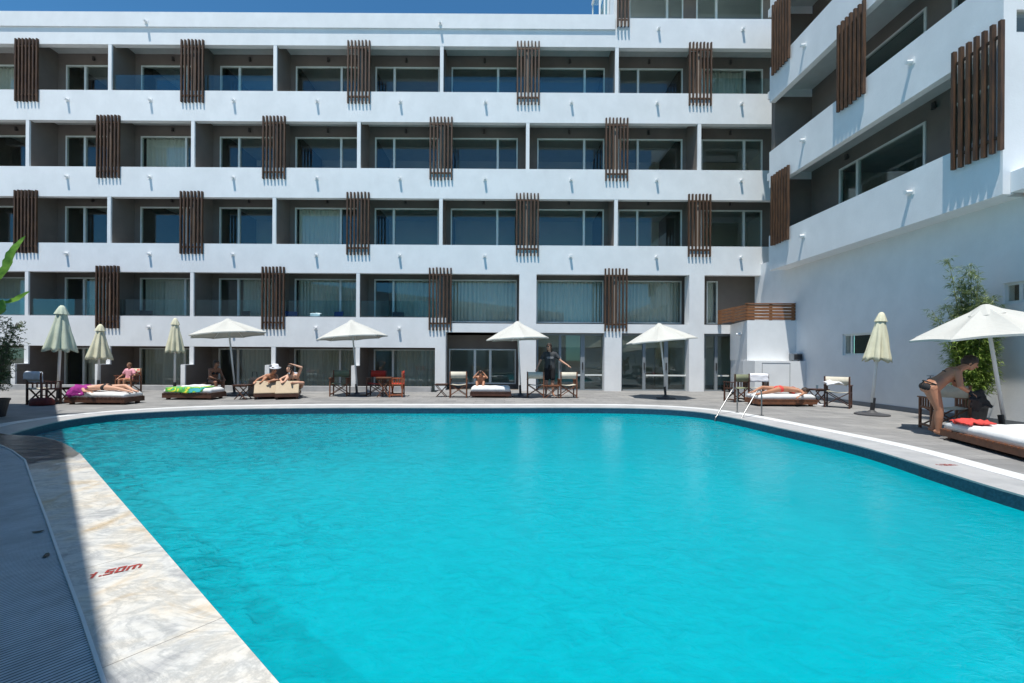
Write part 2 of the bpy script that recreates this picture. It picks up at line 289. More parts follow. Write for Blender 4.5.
def filmmat():
    m, nt, b = newmat('shallow_water_film'); L = nt.links; nt.nodes.remove(b)
    tc = N(nt, 'ShaderNodeTexCoord'); mp = N(nt, 'ShaderNodeMapping'); mp.inputs['Rotation'].default_value = (0, 0, .4); mp.inputs['Scale'].default_value = (.6, 1.8, 1); L.new(tc.outputs['Object'], mp.inputs[0])
    a = N(nt, 'ShaderNodeTexNoise', i_Scale=5.0, i_Detail=5.0, i_Roughness=0.65, i_Distortion=1.0); L.new(mp.outputs[0], a.inputs['Vector'])
    bp = N(nt, 'ShaderNodeBump', i_Strength=1.0, i_Distance=0.09); L.new(a.outputs['Fac'], bp.inputs['Height'])
    t = N(nt, 'ShaderNodeBsdfTransparent'); t.inputs[0].default_value = (.88, .92, .94, 1)
    g = N(nt, 'ShaderNodeBsdfGlossy'); g.inputs['Roughness'].default_value = 0.04; L.new(bp.outputs[0], g.inputs['Normal'])
    fr = N(nt, 'ShaderNodeFresnel'); fr.inputs['IOR'].default_value = 1.45; L.new(bp.outputs[0], fr.inputs['Normal'])
    vd = N(nt, 'ShaderNodeVectorMath', operation='DISTANCE'); vd.inputs[1].default_value = (-8.6, 7.6, 0); L.new(tc.outputs['Object'], vd.inputs[0])
    sn = N(nt, 'ShaderNodeTexNoise', i_Scale=2.5, i_Detail=6.0); L.new(tc.outputs['Object'], sn.inputs['Vector'])
    sm = N(nt, 'ShaderNodeMath', operation='MULTIPLY_ADD'); sm.inputs[1].default_value = 3.2; L.new(sn.outputs['Fac'], sm.inputs[0]); L.new(vd.outputs['Value'], sm.inputs[2])
    wr = N(nt, 'ShaderNodeMapRange'); wr.inputs['From Min'].default_value = 4.9; wr.inputs['From Max'].default_value = 5.7; wr.inputs['To Min'].default_value = 1; wr.inputs['To Max'].default_value = 0; L.new(sm.outputs[0], wr.inputs['Value'])
    m1 = N(nt, 'ShaderNodeMixShader'); L.new(fr.outputs[0], m1.inputs[0]); L.new(t.outputs[0], m1.inputs[1]); L.new(g.outputs[0], m1.inputs[2])
    t2 = N(nt, 'ShaderNodeBsdfTransparent'); m2 = N(nt, 'ShaderNodeMixShader'); L.new(wr.outputs[0], m2.inputs[0]); L.new(t2.outputs[0], m2.inputs[1]); L.new(m1.outputs[0], m2.inputs[2])
    L.new(m2.outputs[0], nt.nodes['Material Output'].inputs['Surface']); return m
M['film'] = filmmat()
def beach_towel():
    m, nt, b = newmat('green_patterned_towel'); L = nt.links
    tc = N(nt, 'ShaderNodeTexCoord'); nz = N(nt, 'ShaderNodeTexNoise', i_Scale=4.5, i_Detail=1.0, i_Distortion=1.5); L.new(tc.outputs['Object'], nz.inputs['Vector'])
    rp = N(nt, 'ShaderNodeValToRGB'); rp.color_ramp.interpolation = 'CONSTANT'; e = rp.color_ramp.elements
    e[0].position = 0; e[0].color = (0.05, 0.35, 0.40, 1); e[1].position = .42; e[1].color = (0.06, 0.30, 0.05, 1)
    x = e.new(.5); x.color = (0.12, 0.42, 0.07, 1); x = e.new(.6); x.color = (0.65, 0.60, 0.06, 1)
    L.new(nz.outputs['Fac'], rp.inputs[0]); L.new(rp.outputs[0], b.inputs['Base Color']); b.inputs['Roughness'].default_value = .95
    return m
M['greentowel'] = beach_towel()
def floral():
    m, nt, b = newmat('patterned_chair_cloth'); L = nt.links
    tc = N(nt, 'ShaderNodeTexCoord'); nz = N(nt, 'ShaderNodeTexVoronoi', i_Scale=11.0); L.new(tc.outputs['Object'], nz.inputs['Vector'])
    rp = N(nt, 'ShaderNodeValToRGB'); rp.color_ramp.interpolation = 'CONSTANT'; e = rp.color_ramp.elements
    e[0].position = 0; e[0].color = (0.55, 0.06, 0.06, 1); e[1].position = .35; e[1].color = (0.62, 0.55, 0.40, 1)
    L.new(nz.outputs['Distance'], rp.inputs[0]); L.new(rp.outputs[0], b.inputs['Base Color']); b.inputs['Roughness'].default_value = .95
    return m
M['floral'] = floral()

# ------------------------------------------------------------------ mesh helpers
class MB:
    def __init__(s): s.bm = bmesh.new()
    def box(s, x0, x1, y0, y1, z0, z1):
        if x1 < x0: x0, x1 = x1, x0
        if y1 < y0: y0, y1 = y1, y0
        if z1 < z0: z0, z1 = z1, z0
        v = [s.bm.verts.new(p) for p in ((x0,y0,z0),(x1,y0,z0),(x1,y1,z0),(x0,y1,z0),(x0,y0,z1),(x1,y0,z1),(x1,y1,z1),(x0,y1,z1))]
        for f in ((3,2,1,0),(4,5,6,7),(0,1,5,4),(1,2,6,5),(2,3,7,6),(3,0,4,7)): s.bm.faces.new([v[i] for i in f])
        return s
    def obox(s, c, sx, sy, sz, mt=None):           # oriented box about c
        mt = mt or Matrix(); vs = []
        for p in ((-1,-1,-1),(1,-1,-1),(1,1,-1),(-1,1,-1),(-1,-1,1),(1,-1,1),(1,1,1),(-1,1,1)):
            vs.append(s.bm.verts.new(Vector(c) + mt.to_3x3() @ Vector((p[0]*sx/2, p[1]*sy/2, p[2]*sz/2))))
        for f in ((3,2,1,0),(4,5,6,7),(0,1,5,4),(1,2,6,5),(2,3,7,6),(3,0,4,7)): s.bm.faces.new([vs[i] for i in f])
        return s
    def bar(s, a, b, w, t=None):                    # rectangular bar from a to b
        a = Vector(a); b = Vector(b); d = b-a; t = t or w
        q = d.to_track_quat('Z', 'Y').to_matrix(); return s.obox((a+b)/2, w, t, d.length, q)
    def tube(s, pts, r, n=10, caps=True):
        pts = [Vector(p) for p in pts]; rr = r if isinstance(r, (list, tuple)) else [r]*len(pts)
        rings = []; prev = None
        for i, p in enumerate(pts):
            d = (pts[min(i+1, len(pts)-1)]-pts[max(i-1, 0)]).normalized()
            u = (prev - d*prev.dot(d)) if prev else (Vector((0,0,1)).cross(d) if abs(d.z) < .9 else Vector((1,0,0)).cross(d))
            u.normalize(); prev = u; w = d.cross(u)
            rings.append([s.bm.verts.new(p + (u*math.cos(2*math.pi*k/n)+w*math.sin(2*math.pi*k/n))*rr[i]) for k in range(n)])
        for a, b in zip(rings, rings[1:]):
            for k in range(n): s.bm.faces.new((a[k], a[(k+1) % n], b[(k+1) % n], b[k]))
        if caps: s.bm.faces.new(rings[0][::-1]); s.bm.faces.new(rings[-1])
        return s
    def lathe(s, prof, n=24, c=(0,0,0)):
        rings = [[s.bm.verts.new((c[0]+r*math.cos(2*math.pi*k/n), c[1]+r*math.sin(2*math.pi*k/n), c[2]+z)) for k in range(n)] for r, z in prof]
        for a, b in zip(rings, rings[1:]):
            for k in range(n): s.bm.faces.new((a[k], a[(k+1) % n], b[(k+1) % n], b[k]))
        s.bm.faces.new(rings[0][::-1]); s.bm.faces.new(rings[-1]); return s
    def ell(s, c, rx, ry, rz, mt=None, seg=12, rings=8):
        mt = (mt or Matrix()).to_3x3(); c = Vector(c); g = []
        top = s.bm.verts.new(c+mt@Vector((0,0,rz))); bot = s.bm.verts.new(c+mt@Vector((0,0,-rz)))
        for i in range(1, rings):
            a = math.pi*i/rings
            g.append([s.bm.verts.new(c+mt@Vector((rx*math.sin(a)*math.cos(2*math.pi*k/seg), ry*math.sin(a)*math.sin(2*math.pi*k/seg), rz*math.cos(a)))) for k in range(seg)])
        for k in range(seg):
            s.bm.faces.new((top, g[0][k], g[0][(k+1) % seg])); s.bm.faces.new((bot, g[-1][(k+1) % seg], g[-1][k]))
        for a, b in zip(g, g[1:]):
            for k in range(seg): s.bm.faces.new((a[k], b[k], b[(k+1) % seg], a[(k+1) % seg]))
        return s
    def capsule(s, a, b, ra, rb, n=10):
        a = Vector(a); b = Vector(b); d = b-a
        if d.length < 1e-5: return s.ell(a, ra, ra, ra)
        d.normalize(); pts = [a-d*ra*.98, a-d*ra*.75, a-d*ra*.35, a, b, b+d*rb*.35, b+d*rb*.75, b+d*rb*.98]
        rad = [ra*.2, ra*.66, ra*.94, ra, rb, rb*.94, rb*.66, rb*.2]
        return s.tube(pts, rad, n)
    def poly(s, pts, z0, z1=None):                  # flat polygon, or a prism when z1 given
        tris = tessellate_polygon([[Vector((p[0], p[1], 0)) for p in pts]])
        def lay(z):
            v = [s.bm.verts.new((p[0], p[1], z)) for p in pts]
            for t in tris: s.bm.faces.new([v[i] for i in t])
            return v
        a = lay(z0 if z1 is None else z1)
        if z1 is not None:
            b = lay(z0); n = len(pts)
            for i in range(n): s.bm.faces.new((b[i], b[(i+1) % n], a[(i+1) % n], a[i]))
        return s
    def build(s, name, m, parent=None, loc=None, smooth=False, bevel=0.0, recalc=True):
        if recalc: bmesh.ops.recalc_face_normals(s.bm, faces=s.bm.faces)
        zs_ = [v.co.z for v in s.bm.verts]
        if zs_ and max(zs_)-min(zs_) < 1e-4:                # a flat sheet always faces up
            s.bm.normal_update()
            for f in s.bm.faces:
                if f.normal.z < 0: f.normal_flip()
        me = bpy.data.meshes.new(name); s.bm.to_mesh(me); s.bm.free(); me.materials.append(M[m] if isinstance(m, str) else m)
        if smooth:
            for p in me.polygons: p.use_smooth = True
        o = bpy.data.objects.new(name, me); COL.objects.link(o)
        if loc is not None: o.location = loc
        if parent: o.parent = parent
        if bevel:
            b = o.modifiers.new('bevel', 'BEVEL'); b.width = bevel; b.segments = 2; b.limit_method = 'ANGLE'
        return o
def tag(o, label=None, cat=None, group=None, kind=None):
    if label: o['label'] = label
    if cat: o['category'] = cat
    if group: o['group'] = group
    if kind: o['kind'] = kind
    return o
def thing(name, label, cat, loc=(0,0,0), rz=0, group=None):
    o = bpy.data.objects.new(name, None); COL.objects.link(o); o.location = loc; o.rotation_euler = (0,0,rz)
    o.empty_display_size = .1
    return tag(o, label, cat, group)
def dup(root, loc, rz=0, label=None, group=None):
    r = root.copy(); COL.objects.link(r); r.location = loc; r.rotation_euler = (0,0,rz)
    if label: r['label'] = label
    if group: r['group'] = group
    def rec(src, dst):
        for ch in list(src.children):
            c = ch.copy(); COL.objects.link(c); c.parent = dst; rec(ch, c)
    rec(root, r); return r
def holes(mb, axis, p0, p1, a0, a1, z0, z1, hs):    # wall slab with rectangular holes; axis 'x': wall spans x at y p0..p1
    xs = sorted({a0, a1, *[min(max(h[i], a0), a1) for h in hs for i in (0, 1)]}); zs = sorted({z0, z1, *[min(max(h[i], z0), z1) for h in hs for i in (2, 3)]})
    for i in range(len(xs)-1):
        for j in range(len(zs)-1):
            cx = (xs[i]+xs[i+1])/2; cz = (zs[j]+zs[j+1])/2
            if any(h[0] < cx < h[1] and h[2] < cz < h[3] for h in hs): continue
            if axis == 'x': mb.box(xs[i], xs[i+1], p0, p1, zs[j], zs[j+1])
            else: mb.box(p0, p1, xs[i], xs[i+1], zs[j], zs[j+1])

# ------------------------------------------------------------------ pool and ground
def catmull(pts, n=6):
    pts = [Vector((p[0], p[1], 0)) for p in pts]; out = []
    for i in range(len(pts)-1):
        p0 = pts[max(i-1, 0)]; p1 = pts[i]; p2 = pts[i+1]; p3 = pts[min(i+2, len(pts)-1)]
        for k in range(n):
            t = k/n
            out.append(.5*((2*p1)+(p2-p0)*t+(2*p0-5*p1+4*p2-p3)*t*t+(3*p1-p0-3*p2+p3)*t**3))
    out.append(pts[-1]); return out
far_px = [(8,434.5),(30,428),(58,421.5),(95,416.3),(137,412.6),(200,409.6),(265,408.3),(330,407.6),(400,407.5),(480,407.6),(560,407.4),(620,407.7),(665,409),(700,411.8),(732,417.3),(779,427.5),(858,445.5),(937,469.5),(1024,495.5)]
FAR = [G(*p) for p in far_px]
FAR = catmull(FAR + [Vector((5.16, 2.6, 0)), Vector((5.1, 0, 0)), Vector((5.05, -3.4, 0))], 6)
EDGE = [Vector((4.6, -2.69, 0)), Vector((-0.92, 1.73, 0)), Vector((-2.5, 3.03, 0)), Vector((-5.80, 5.74, 0))]
CURL = catmull([G(78,453), G(70,446.5), G(56,440.5), G(38,436.5), G(20,435.5), G(8,434.5)], 4)[1:-1]
WATER = FAR + EDGE + CURL
def offset(pts, d):
    out = []
    for i, p in enumerate(pts):
        t = (pts[min(i+1, len(pts)-1)]-pts[max(i-1, 0)]).normalized(); out.append(p+Vector((-t.y, t.x, 0))*d)
    return out
C1 = offset(FAR, 0.55); C2 = offset(FAR, 0.82)
def ring(mb, a, b, z0, z1):
    n = len(a)
    va = [mb.bm.verts.new((p.x, p.y, z1)) for p in a]; vb = [mb.bm.verts.new((p.x, p.y, z1)) for p in b]
    wa = [mb.bm.verts.new((p.x, p.y, z0)) for p in a]; wb = [mb.bm.verts.new((p.x, p.y, z0)) for p in b]
    for i in range(n-1):
        mb.bm.faces.new((va[i], va[i+1], vb[i+1], vb[i])); mb.bm.faces.new((wa[i], wa[i+1], va[i+1], va[i])); mb.bm.faces.new((wb[i], wb[i+1], vb[i+1], vb[i]))
mb = MB(); ring(mb, FAR, C1, -0.02, 0.0); mb.build('pool_coping', 'copegrey')['kind'] = 'structure'
mb = MB(); ring(mb, C1, C2, -0.06, 0.006); mb.build('pool_coping_edge', 'copewhite')['kind'] = 'structure'
GR = [G(-60,432), G(-22,440), G(0,445), G(12,450.5), G(25,460), G(34,486), G(47,520), G(59,555), G(82,617), G(104,683), Vector((3.9, -2.69, 0))]
GR[2:] = GR[2:]
strip = [p for p in EDGE] + CURL + [FAR[0]] + [G(-40,428)] + [p for p in GR]
mb = MB(); mb.poly(strip, -0.10, 0.0); o = mb.build('pool_edge_paving', 'marble'); o['kind'] = 'structure'
wet = [EDGE[-1]] + CURL + [FAR[0], G(-40,428), G(-60,432), G(-22,440), G(0,445), G(12,450.5), G(25,460), G(34,486)]
mb = MB(); mb.poly(wet, 0.005); mb.build('shallow_water', 'film')['kind'] = 'structure'
OUT = offset(GR, 1.35)
OUT = [p for p in OUT]
# grating lies on the side of GR away from the pool
if (OUT[5]-Vector((0,0,0))).length < 1e9:
    test = OUT[6]-GR[6]
    if test.dot(Vector((1, 1, 0))) > 0: OUT = offset(GR, -1.35)
mb = MB(); mb.poly(GR+OUT[::-1], -0.05, -0.004); o = mb.build('drain_grating', 'grate'); o['kind'] = 'structure'
mb = MB()
for a, b in zip(GR, GR[1:]): mb.bar((a.x, a.y, .0), (b.x, b.y, .0), .014, .014)
mb.build('drain_edging', 'copewhite')['kind'] = 'structure'
# pool walls and floor, water
mb = MB(); n = len(WATER)
pw = [p for p in WATER]
a = [mb.bm.verts.new((p.x, p.y, -0.02)) for p in pw]; k = [mb.bm.verts.new((p.x, p.y, -0.42)) for p in pw]; b = [mb.bm.verts.new((p.x, p.y, -1.5)) for p in pw]
for i in range(n):
    j = (i+1) % n; mb.bm.faces.new((a[i], a[j], k[j], k[i])); mb.bm.faces.new((k[i], k[j], b[j], b[i]))
tr = tessellate_polygon([pw]); [mb.bm.faces.new([b[i] for i in t]) for t in tr]
mb.build('pool_basin', 'pool')['kind'] = 'structure'
mb = MB(); mb.poly(WATER, -0.16); mb.build('pool_water', 'water')['kind'] = 'structure'
# added underwater ledge, its dark tile standing in for dark reflections on the left
inn = [p+Vector((.62, .79, 0)).normalized()*.50 for p in EDGE[1:]]; inn2 = [p+Vector((.62, .79, 0)).normalized()*.02 for p in EDGE[1:]]
mb = MB(); mb.poly(inn2+inn[::-1], -1.45, -.36); mb.build('added_dark_ledge', 'pool')['kind'] = 'structure'
# deck with the hole for the pool
hole = C2 + [OUT[-1]] + OUT[::-1][1:] + [G(-60,432)]
outer = [Vector((-34,-24,0)), Vector((10.3,-24,0)), Vector((10.3,15.0,0)), Vector((9.0,17.0,0)), Vector((9.0,17.3,0)), Vector((-2.62,17.3,0)), Vector((-2.62,16.0,0)), Vector((-34,16.0,0))]
mb = MB(); vs = [mb.bm.verts.new((p.x, p.y, 0)) for p in outer+hole]
for t in tessellate_polygon([outer, hole]):
    try: mb.bm.faces.new([vs[i] for i in t])
    except ValueError: pass
mb.build('pool_deck', 'deck')['kind'] = 'structure'
for f in bpy.data.objects['pool_deck'].data.polygons: pass
mb = MB(); mb.box(-400, 400, -400, 400, -2.2, -2.0); mb.build('ground', 'ground')['kind'] = 'structure'

# depth figures painted on the paving
def glyphs(s, org, ux, uy, name, label):
    font = {'1': ["010","110","010","010","010"], '.': ["0","0","0","0","1"], '5': ["111","100","111","001","111"], '0': ["111","101","101","101","111"], 'm': ["00000","11110","10101","10101","10101"]}
    mb = MB(); x = 0.0; c = 0.0150; cy = 0.0165
    for ch in s:
        g = font[ch]
        for r, row in enumerate(g):
            k = 0
            while k < len(row):
                if row[k] == '1':
                    e = k
                    while e < len(row) and row[e] == '1': e += 1
                    p = [org+ux*(x+k*c)+uy*((4-r)*cy), org+ux*(x+e*c-.001)+uy*((4-r)*cy), org+ux*(x+e*c-.001)+uy*((5-r)*cy-.002), org+ux*(x+k*c)+uy*((5-r)*cy-.002)]
                    mb.bm.faces.new([mb.bm.verts.new((q.x, q.y, .004)) for q in p]); k = e
                else: k += 1
        x += (len(g[0])+(.2 if ch == '.' else .45))*c
    return tag(mb.build(name, 'markred'), label, 'depth marking')
ux = Vector((.80,.60,0)).normalized(); uy = Vector((-.45,.89,0))
glyphs('1.50m', G(86,580), ux, uy, 'depth_marking', 'red painted figures 1.50m on the sunlit marble pool edge')
glyphs('1.50m', G(941,466), Vector((1,0.1,0)).normalized(), Vector((-.1,1,0)), 'depth_marking', 'small worn red depth figures on the grey coping near the bending woman')

# ------------------------------------------------------------------ main hotel block
PX = [26, 108, 191.4, 273.3, 357.5, 440, 526.5, 615.3, 698.3]
PART = [(p-CX)/24.78 for p in PX]                         # divider walls
PART = [PART[0]-6.66, PART[0]-3.34] + PART + [11.35]
WINS = [(-25.5,-22.9,'N'), (-22.2,-19.55,'W'), (65,130,'N'), (140,205,'W'), (219,284,'N'), (294.5,360,'W'), (374,438,'N'), (450,516.5,'W'), (536,603,'W'), (617,681,'N'), (699.6,761,'W')]
WINS = [(a, b, t) if a < 0 else ((a-CX)/23.27, (b-CX)/23.27, t) for a, b, t in WINS]
CE = [2.1, 5.15, 8.2, 11.22, 14.28]                       # ceilings
WT = [1.65, 4.66, 7.71, 10.74, 13.77]                     # window heads
FL = [-0.6] + [c+.18 for c in CE]                          # floors
BT = [2.92, 5.86, 8.94, 12.03]                            # parapet tops
BB = [1.705, 4.70, 7.73, 10.81, 13.88]                    # parapet bottoms
SPLIT = -2.62
hotel = thing('hotel_building', 'white five-storey hotel block facing the pool, with long balconies and brown slat screens', 'building', (-5, D, 0))
HL = Vector((-5, D, 0))
def hp(mb, name, m, parent=hotel, **kw):                  # world-coordinates mesh parented to the hotel
    o = mb.build(name, m, parent, **kw); o.location = -HL if parent is hotel else o.location; return o
XL, XR = -27.0, 12.4
# parapet bands
for i in range(4):
    mb = MB()
    if i == 0:
        mb.box(XL, SPLIT-.2, D, D+.2, BB[0], BT[0])
    else: mb.box(XL, XR, D, D+.2, BB[i], BT[i])
    hp(mb, 'parapet', 'plaster')
mb = MB(); mb.box(SPLIT+.2, 8.9, D, D+.2, 2.34, 2.70); mb.box(8.9, XR, D, D+.2, 2.34, 2.70); hp(mb, 'parapet', 'plaster')
XP = (613.2-CX)/24.78
mb = MB(); mb.box(XL, XP, D, D+.2, 13.88, 14.56); hp(mb, 'parapet', 'plaster')
mb = MB(); mb.box(XL, XP-.01, D-.06, D+.3, 14.56, 15.15); hp(mb, 'roof_parapet', 'plaster')
mb = MB(); mb.box(XP, XR, D, D+.2, 13.86, 15.05); hp(mb, 'parapet', 'plaster')
# slabs
for i, c in enumerate(CE):
    mb = MB(); z1 = c+.18
    if i == 0:
        mb.box(XL, SPLIT, D+.2, 23, c, z1); mb.box(SPLIT, XR, D+.2, 23, 2.42, 2.6)
    else: mb.box(XL, XR, D+.2, 23, c, z1)
    hp(mb, 'floor_slab', 'ceil')
mb = MB(); mb.box(XP, XR, D+.2, 23, 17.3, 17.5); mb.box(XP, XR, D, D+.2, 16.9, 18.1); hp(mb, 'roof', 'plaster')
mb = MB(); mb.box(XL, XR, 21.2, 21.4, -1, 14.2); mb.box(XP, XR, 21.2, 21.4, 14.5, 17.3); mb.box(XL, XL+.2, D+.2, 21.2, -1, 14.2); mb.box(XR-.2, XR, D+.2, 21.2, -1, 14.2); mb.box(XR-.2, XR, D+.2, 21.2, 14.5, 17.3); hp(mb, 'rear_wall', 'room')
mb = MB(); mb.box(XL+.2, SPLIT, D-.65, 22.8, -.8, -.6); hp(mb, 'terrace_floor', 'roomfloor')
mb = MB(); mb.box(SPLIT, XR, 17.3, 22.8, -.2, -.002); hp(mb, 'lobby_floor', 'roomfloor')
# rear balcony walls with window holes, dividers, windows
def make_window(x0, x1, z0, z1, typ, y, curtain=False, fm='frame', half=False):
    mb = MB(); fw = .055
    mb.box(x0, x1, y-.03, y+.06, z1-fw, z1); mb.box(x0, x1, y-.03, y+.06, z0, z0+fw)
    mb.box(x0, x0+fw, y-.03, y+.06, z0+fw, z1-fw); mb.box(x1-fw, x1, y-.03, y+.06, z0+fw, z1-fw)
    w = x1-x0; mul = None
    if typ == 'N': mul = x0+w*.30
    elif typ == 'W': mul = x1-w*.30
    if mul is not None: mb.box(mul-.045, mul+.045, y-.04, y+.05, z0+fw, z1-fw)
    fr = hp(mb, 'window', fm)
    g = MB(); g.box(x0+fw, x1-fw, y+.0, y+.012, z0+fw, z1-fw); g.build('pane', 'glass', fr)
    if curtain:
        c = MB(); n = int(w/.03); vs = []
        a, b = x0+fw, x1-fw
        if curtain == 'part': a, b = (mul+.05, b) if typ == 'N' else (a, mul-.05)
        n = int((b-a)/.03)
        ph = random.random()*9
        for k in range(n+1):
            x = a+(b-a)*k/n
            yy = y+.17+.045*math.sin(x*38+ph+1.3*math.sin(x*7+ph))+.03*noise.noise(Vector((x*3, ph, 0)))
            vs.append((c.bm.verts.new((x, yy, z0+.02)), c.bm.verts.new((x, yy+.01*math.sin(x*11), z1-.02))))
        for p, q in zip(vs, vs[1:]): c.bm.faces.new((p[0], q[0], q[1], p[1]))
        c.build('curtain', 'curtain', fr, smooth=True)
    return fr
for r in range(5):
    mb = MB(); hs = []
    for i, (a, b, t) in enumerate(WINS):
        if r == 1 and a > 7.6: a, b = (706-CX)/23.27, (717-CX)/23.27
        if r == 0 and a > -2.5: continue
        z0 = FL[r] if not (r == 1 and a > -2.6) else 2.80
        hs.append((a, b, z0, WT[r]))
        cur = {0: 'full', 1: 'full'}.get(r, False)
        if r <= 1 and i % 4 == 2: cur = 'part'
        if r <= 1 and i in (4, 6): cur = 'part'
        if r in (2, 3, 4) and (i*7+r*5) % 9 == 0: cur = 'part'
        if r == 1 and a > -2.5: cur = 'full'
        make_window(a, b, z0+.02, WT[r], None if (r == 1 and -2.5 < a) else t, DB, cur)
    top = CE[r] if r < 4 else 14.28
    x1 = XR if r else SPLIT
    holes(mb, 'x', DB+.0, DB+.16, XL+.2, x1-.001, FL[r] if r else -.6, top, hs)
    # window frames sit in the opening, 3 mm proud
    hp(mb, 'balcony_wall', 'taupe')
    for k, x in enumerate(PART):
        slat = (k % 2 == 0) if r in (0, 2, 4) else (k % 2 == 1)   # k=2 is px 26: slats in the 5th and 3rd storeys
        slat = (k % 2 == 0) if r in (4, 2) else (k % 2 == 1)
        if r == 0: slat = False
        if r == 0 and x > SPLIT-.05: continue
        if x > 11: continue
        z0 = FL[r] if r else -.6; zt = CE[r]
        m2 = MB(); m2.box(x-.065, x+.065, D+.2, DB, z0, zt-.0); m2.box(x-.065, x+.065, D+.071, D+.2, (BT[r-1] if r else -.6), BB[r]); 
        if r: m2.box(x-.08, x+.08, DB+.17, 21.19, z0, zt)
        hp(m2, 'partition_wall', 'taupe')
        zlo = BT[r-1] if r else -.6; zhi = BB[r]
        if r == 1 and x > SPLIT+.3: zlo = 2.70
        if r == 0:
            m3 = MB(); m3.box(x-.085, x+.085, D+.003, D+.06, .98, zhi); m3.box(x-.085, x+.085, D-.45, D-.39, -.6, .98); m3.box(x-.085, x+.085, D-.39, D+.06, .955, .98); hp(m3, 'divider_cap', 'plaster')
            m3 = MB(); m3.box(x-.08, x+.08, D+.06, D+.2, .98, zhi); m3.box(x-.08, x+.08, D-.39, D+.2, -.6, .955); hp(m3, 'divider', 'taupe')
        elif r == 1 and PX[6]-1 < x*24.78+CX < PX[6]+1: pass
        elif r == 1 and x*24.78+CX > 690: pass
        elif not slat:
            m3 = MB(); m3.box(x-.07, x+.07, D+.004, D+.07, zlo, zhi); hp(m3, 'balcony_post', 'plaster')
        else:
            m3 = MB(); m3.box(x-.09, x+.09, D+.055, D+.068, zlo, zhi); hp(m3, 'partition_end', 'cap')
# slat screens
def slat_mesh(n=7):
    mb = MB(); h = 2.52
    for k in range(n):
        x = (k-(n-1)/2)*.143
        mb.box(x-.027, x+.027, -.040, .036, -h/2+random.uniform(-.015, .015), h/2+random.uniform(-.015, .015))
    a = (n-1)/2*.143+.02
    for z in (-h/2+.28, h/2-.28): mb.box(-a, a, .0, .028, z-.03, z+.03)
    bmesh.ops.recalc_face_normals(mb.bm, faces=mb.bm.faces)
    me = bpy.data.meshes.new('slat_screen'); mb.bm.to_mesh(me); mb.bm.free(); me.materials.append(M['slat']); return me
SM = [slat_mesh() for _ in range(4)]; SM4 = slat_mesh(4)
def screen(parent, off, x, y, z, rz=0, me=None):
    o = bpy.data.objects.new('slat_screen', me or random.choice(SM)); COL.objects.link(o); o.parent = parent
    o.location = Vector((x, y, z))-off; o.rotation_euler = (0, 0, rz); return o
for r, zt in ((4, 14.05), (3, 10.99), (2, 7.95), (1, 4.93)):
    for k, x in enumerate(PART):
        if x > 11: continue
        if ((k % 2 == 0) if r in (4, 2) else (k % 2 == 1)): screen(hotel, HL, x, D-.040, zt-1.26)
screen(hotel, HL, (621-CX)/24.9, D-.10, 15.9, 0, SM4)
# rain spouts
SPX = [-17.66-3.35, -17.7, -14.36, -11.0, -7.64, -4.28, -.85, 2.62, 6.08, 9.48]
def spout_mesh():
    mb = MB(); mb.tube([(0, .05, .02), (0, -.14, 0)], .045, 10); mb.lathe([(.001, 0), (.06, .001), (.06, .02), (.001, .021)], 10)
    mb.bm.verts.ensure_lookup_table(); bmesh.ops.recalc_face_normals(mb.bm, faces=mb.bm.faces)
    me = bpy.data.meshes.new('rain_spout'); mb.bm.to_mesh(me); mb.bm.free(); me.materials.append(M['white']); return me
def spout_mesh():
    mb = MB(); mb.tube([(0, .02, .0), (0, -.15, -.012)], .048, 12); mb.box(-.075, .075, -.012, .0, -.075, .075)
    bmesh.ops.recalc_face_normals(mb.bm, faces=mb.bm.faces)
    me = bpy.data.meshes.new('rain_spout'); mb.bm.to_mesh(me); mb.bm.free(); me.materials.append(M['white']); return me
SPM = spout_mesh()
def spout(parent, off, x, y, z, rz=0):
    o = bpy.data.objects.new('rain_spout', SPM); COL.objects.link(o); o.parent = parent; o.location = Vector((x, y, z))-off; o.rotation_euler = (0, 0, rz)
for z in (11.62, 8.52, 5.42):
    for x in SPX: spout(hotel, HL, x, D-.001, z)
for x in (-21.0, -17.7, -14.36, -11.0, -7.64, -4.28): spout(hotel, HL, x, D-.001, 2.48)
for x in (6.12, 9.52): spout(hotel, HL, x, D-.001, 14.62)
for x in (-14.5, -2.68): spout(hotel, HL, x, D-.061, 14.74)
# glass rails
def rail(x0, x1, z, h=.68):
    mb = MB(); mb.box(x0, x1, D+.09, D+.104, z+.02, z+h); o = hp(mb, 'glass_railing', 'railglass')
    m = MB(); m.box(x0, x1, D+.07, D+.125, z, z+.03); m.build('rail_channel', 'darkframe', o)
for k in (3, 4, 7, 8, 10):
    x1 = PART[k+1]-.1 if k < 10 else 10.9
    rail(PART[k]+.1, x1, BT[3])
for k in range(0, 7): rail(PART[k]+.1, PART[k+1]-.1, BT[0])
# wall lamps
for r in range(5):
    for x in (-21.0, -17.7, -14.3, -11.0, -7.65, -4.3, -.95, 2.7, 6.1, 9.6):
        if r == 0 and x > -2.6: continue
        z = WT[r]+.25; mb = MB(); mb.tube([(x, DB, z), (x, DB-.07, z)], .03, 8); mb.tube([(x, DB-.07, z+.09), (x, DB-.07, z-.07)], .045, 10)
        hp(mb, 'wall_lamp', 'lampmat')
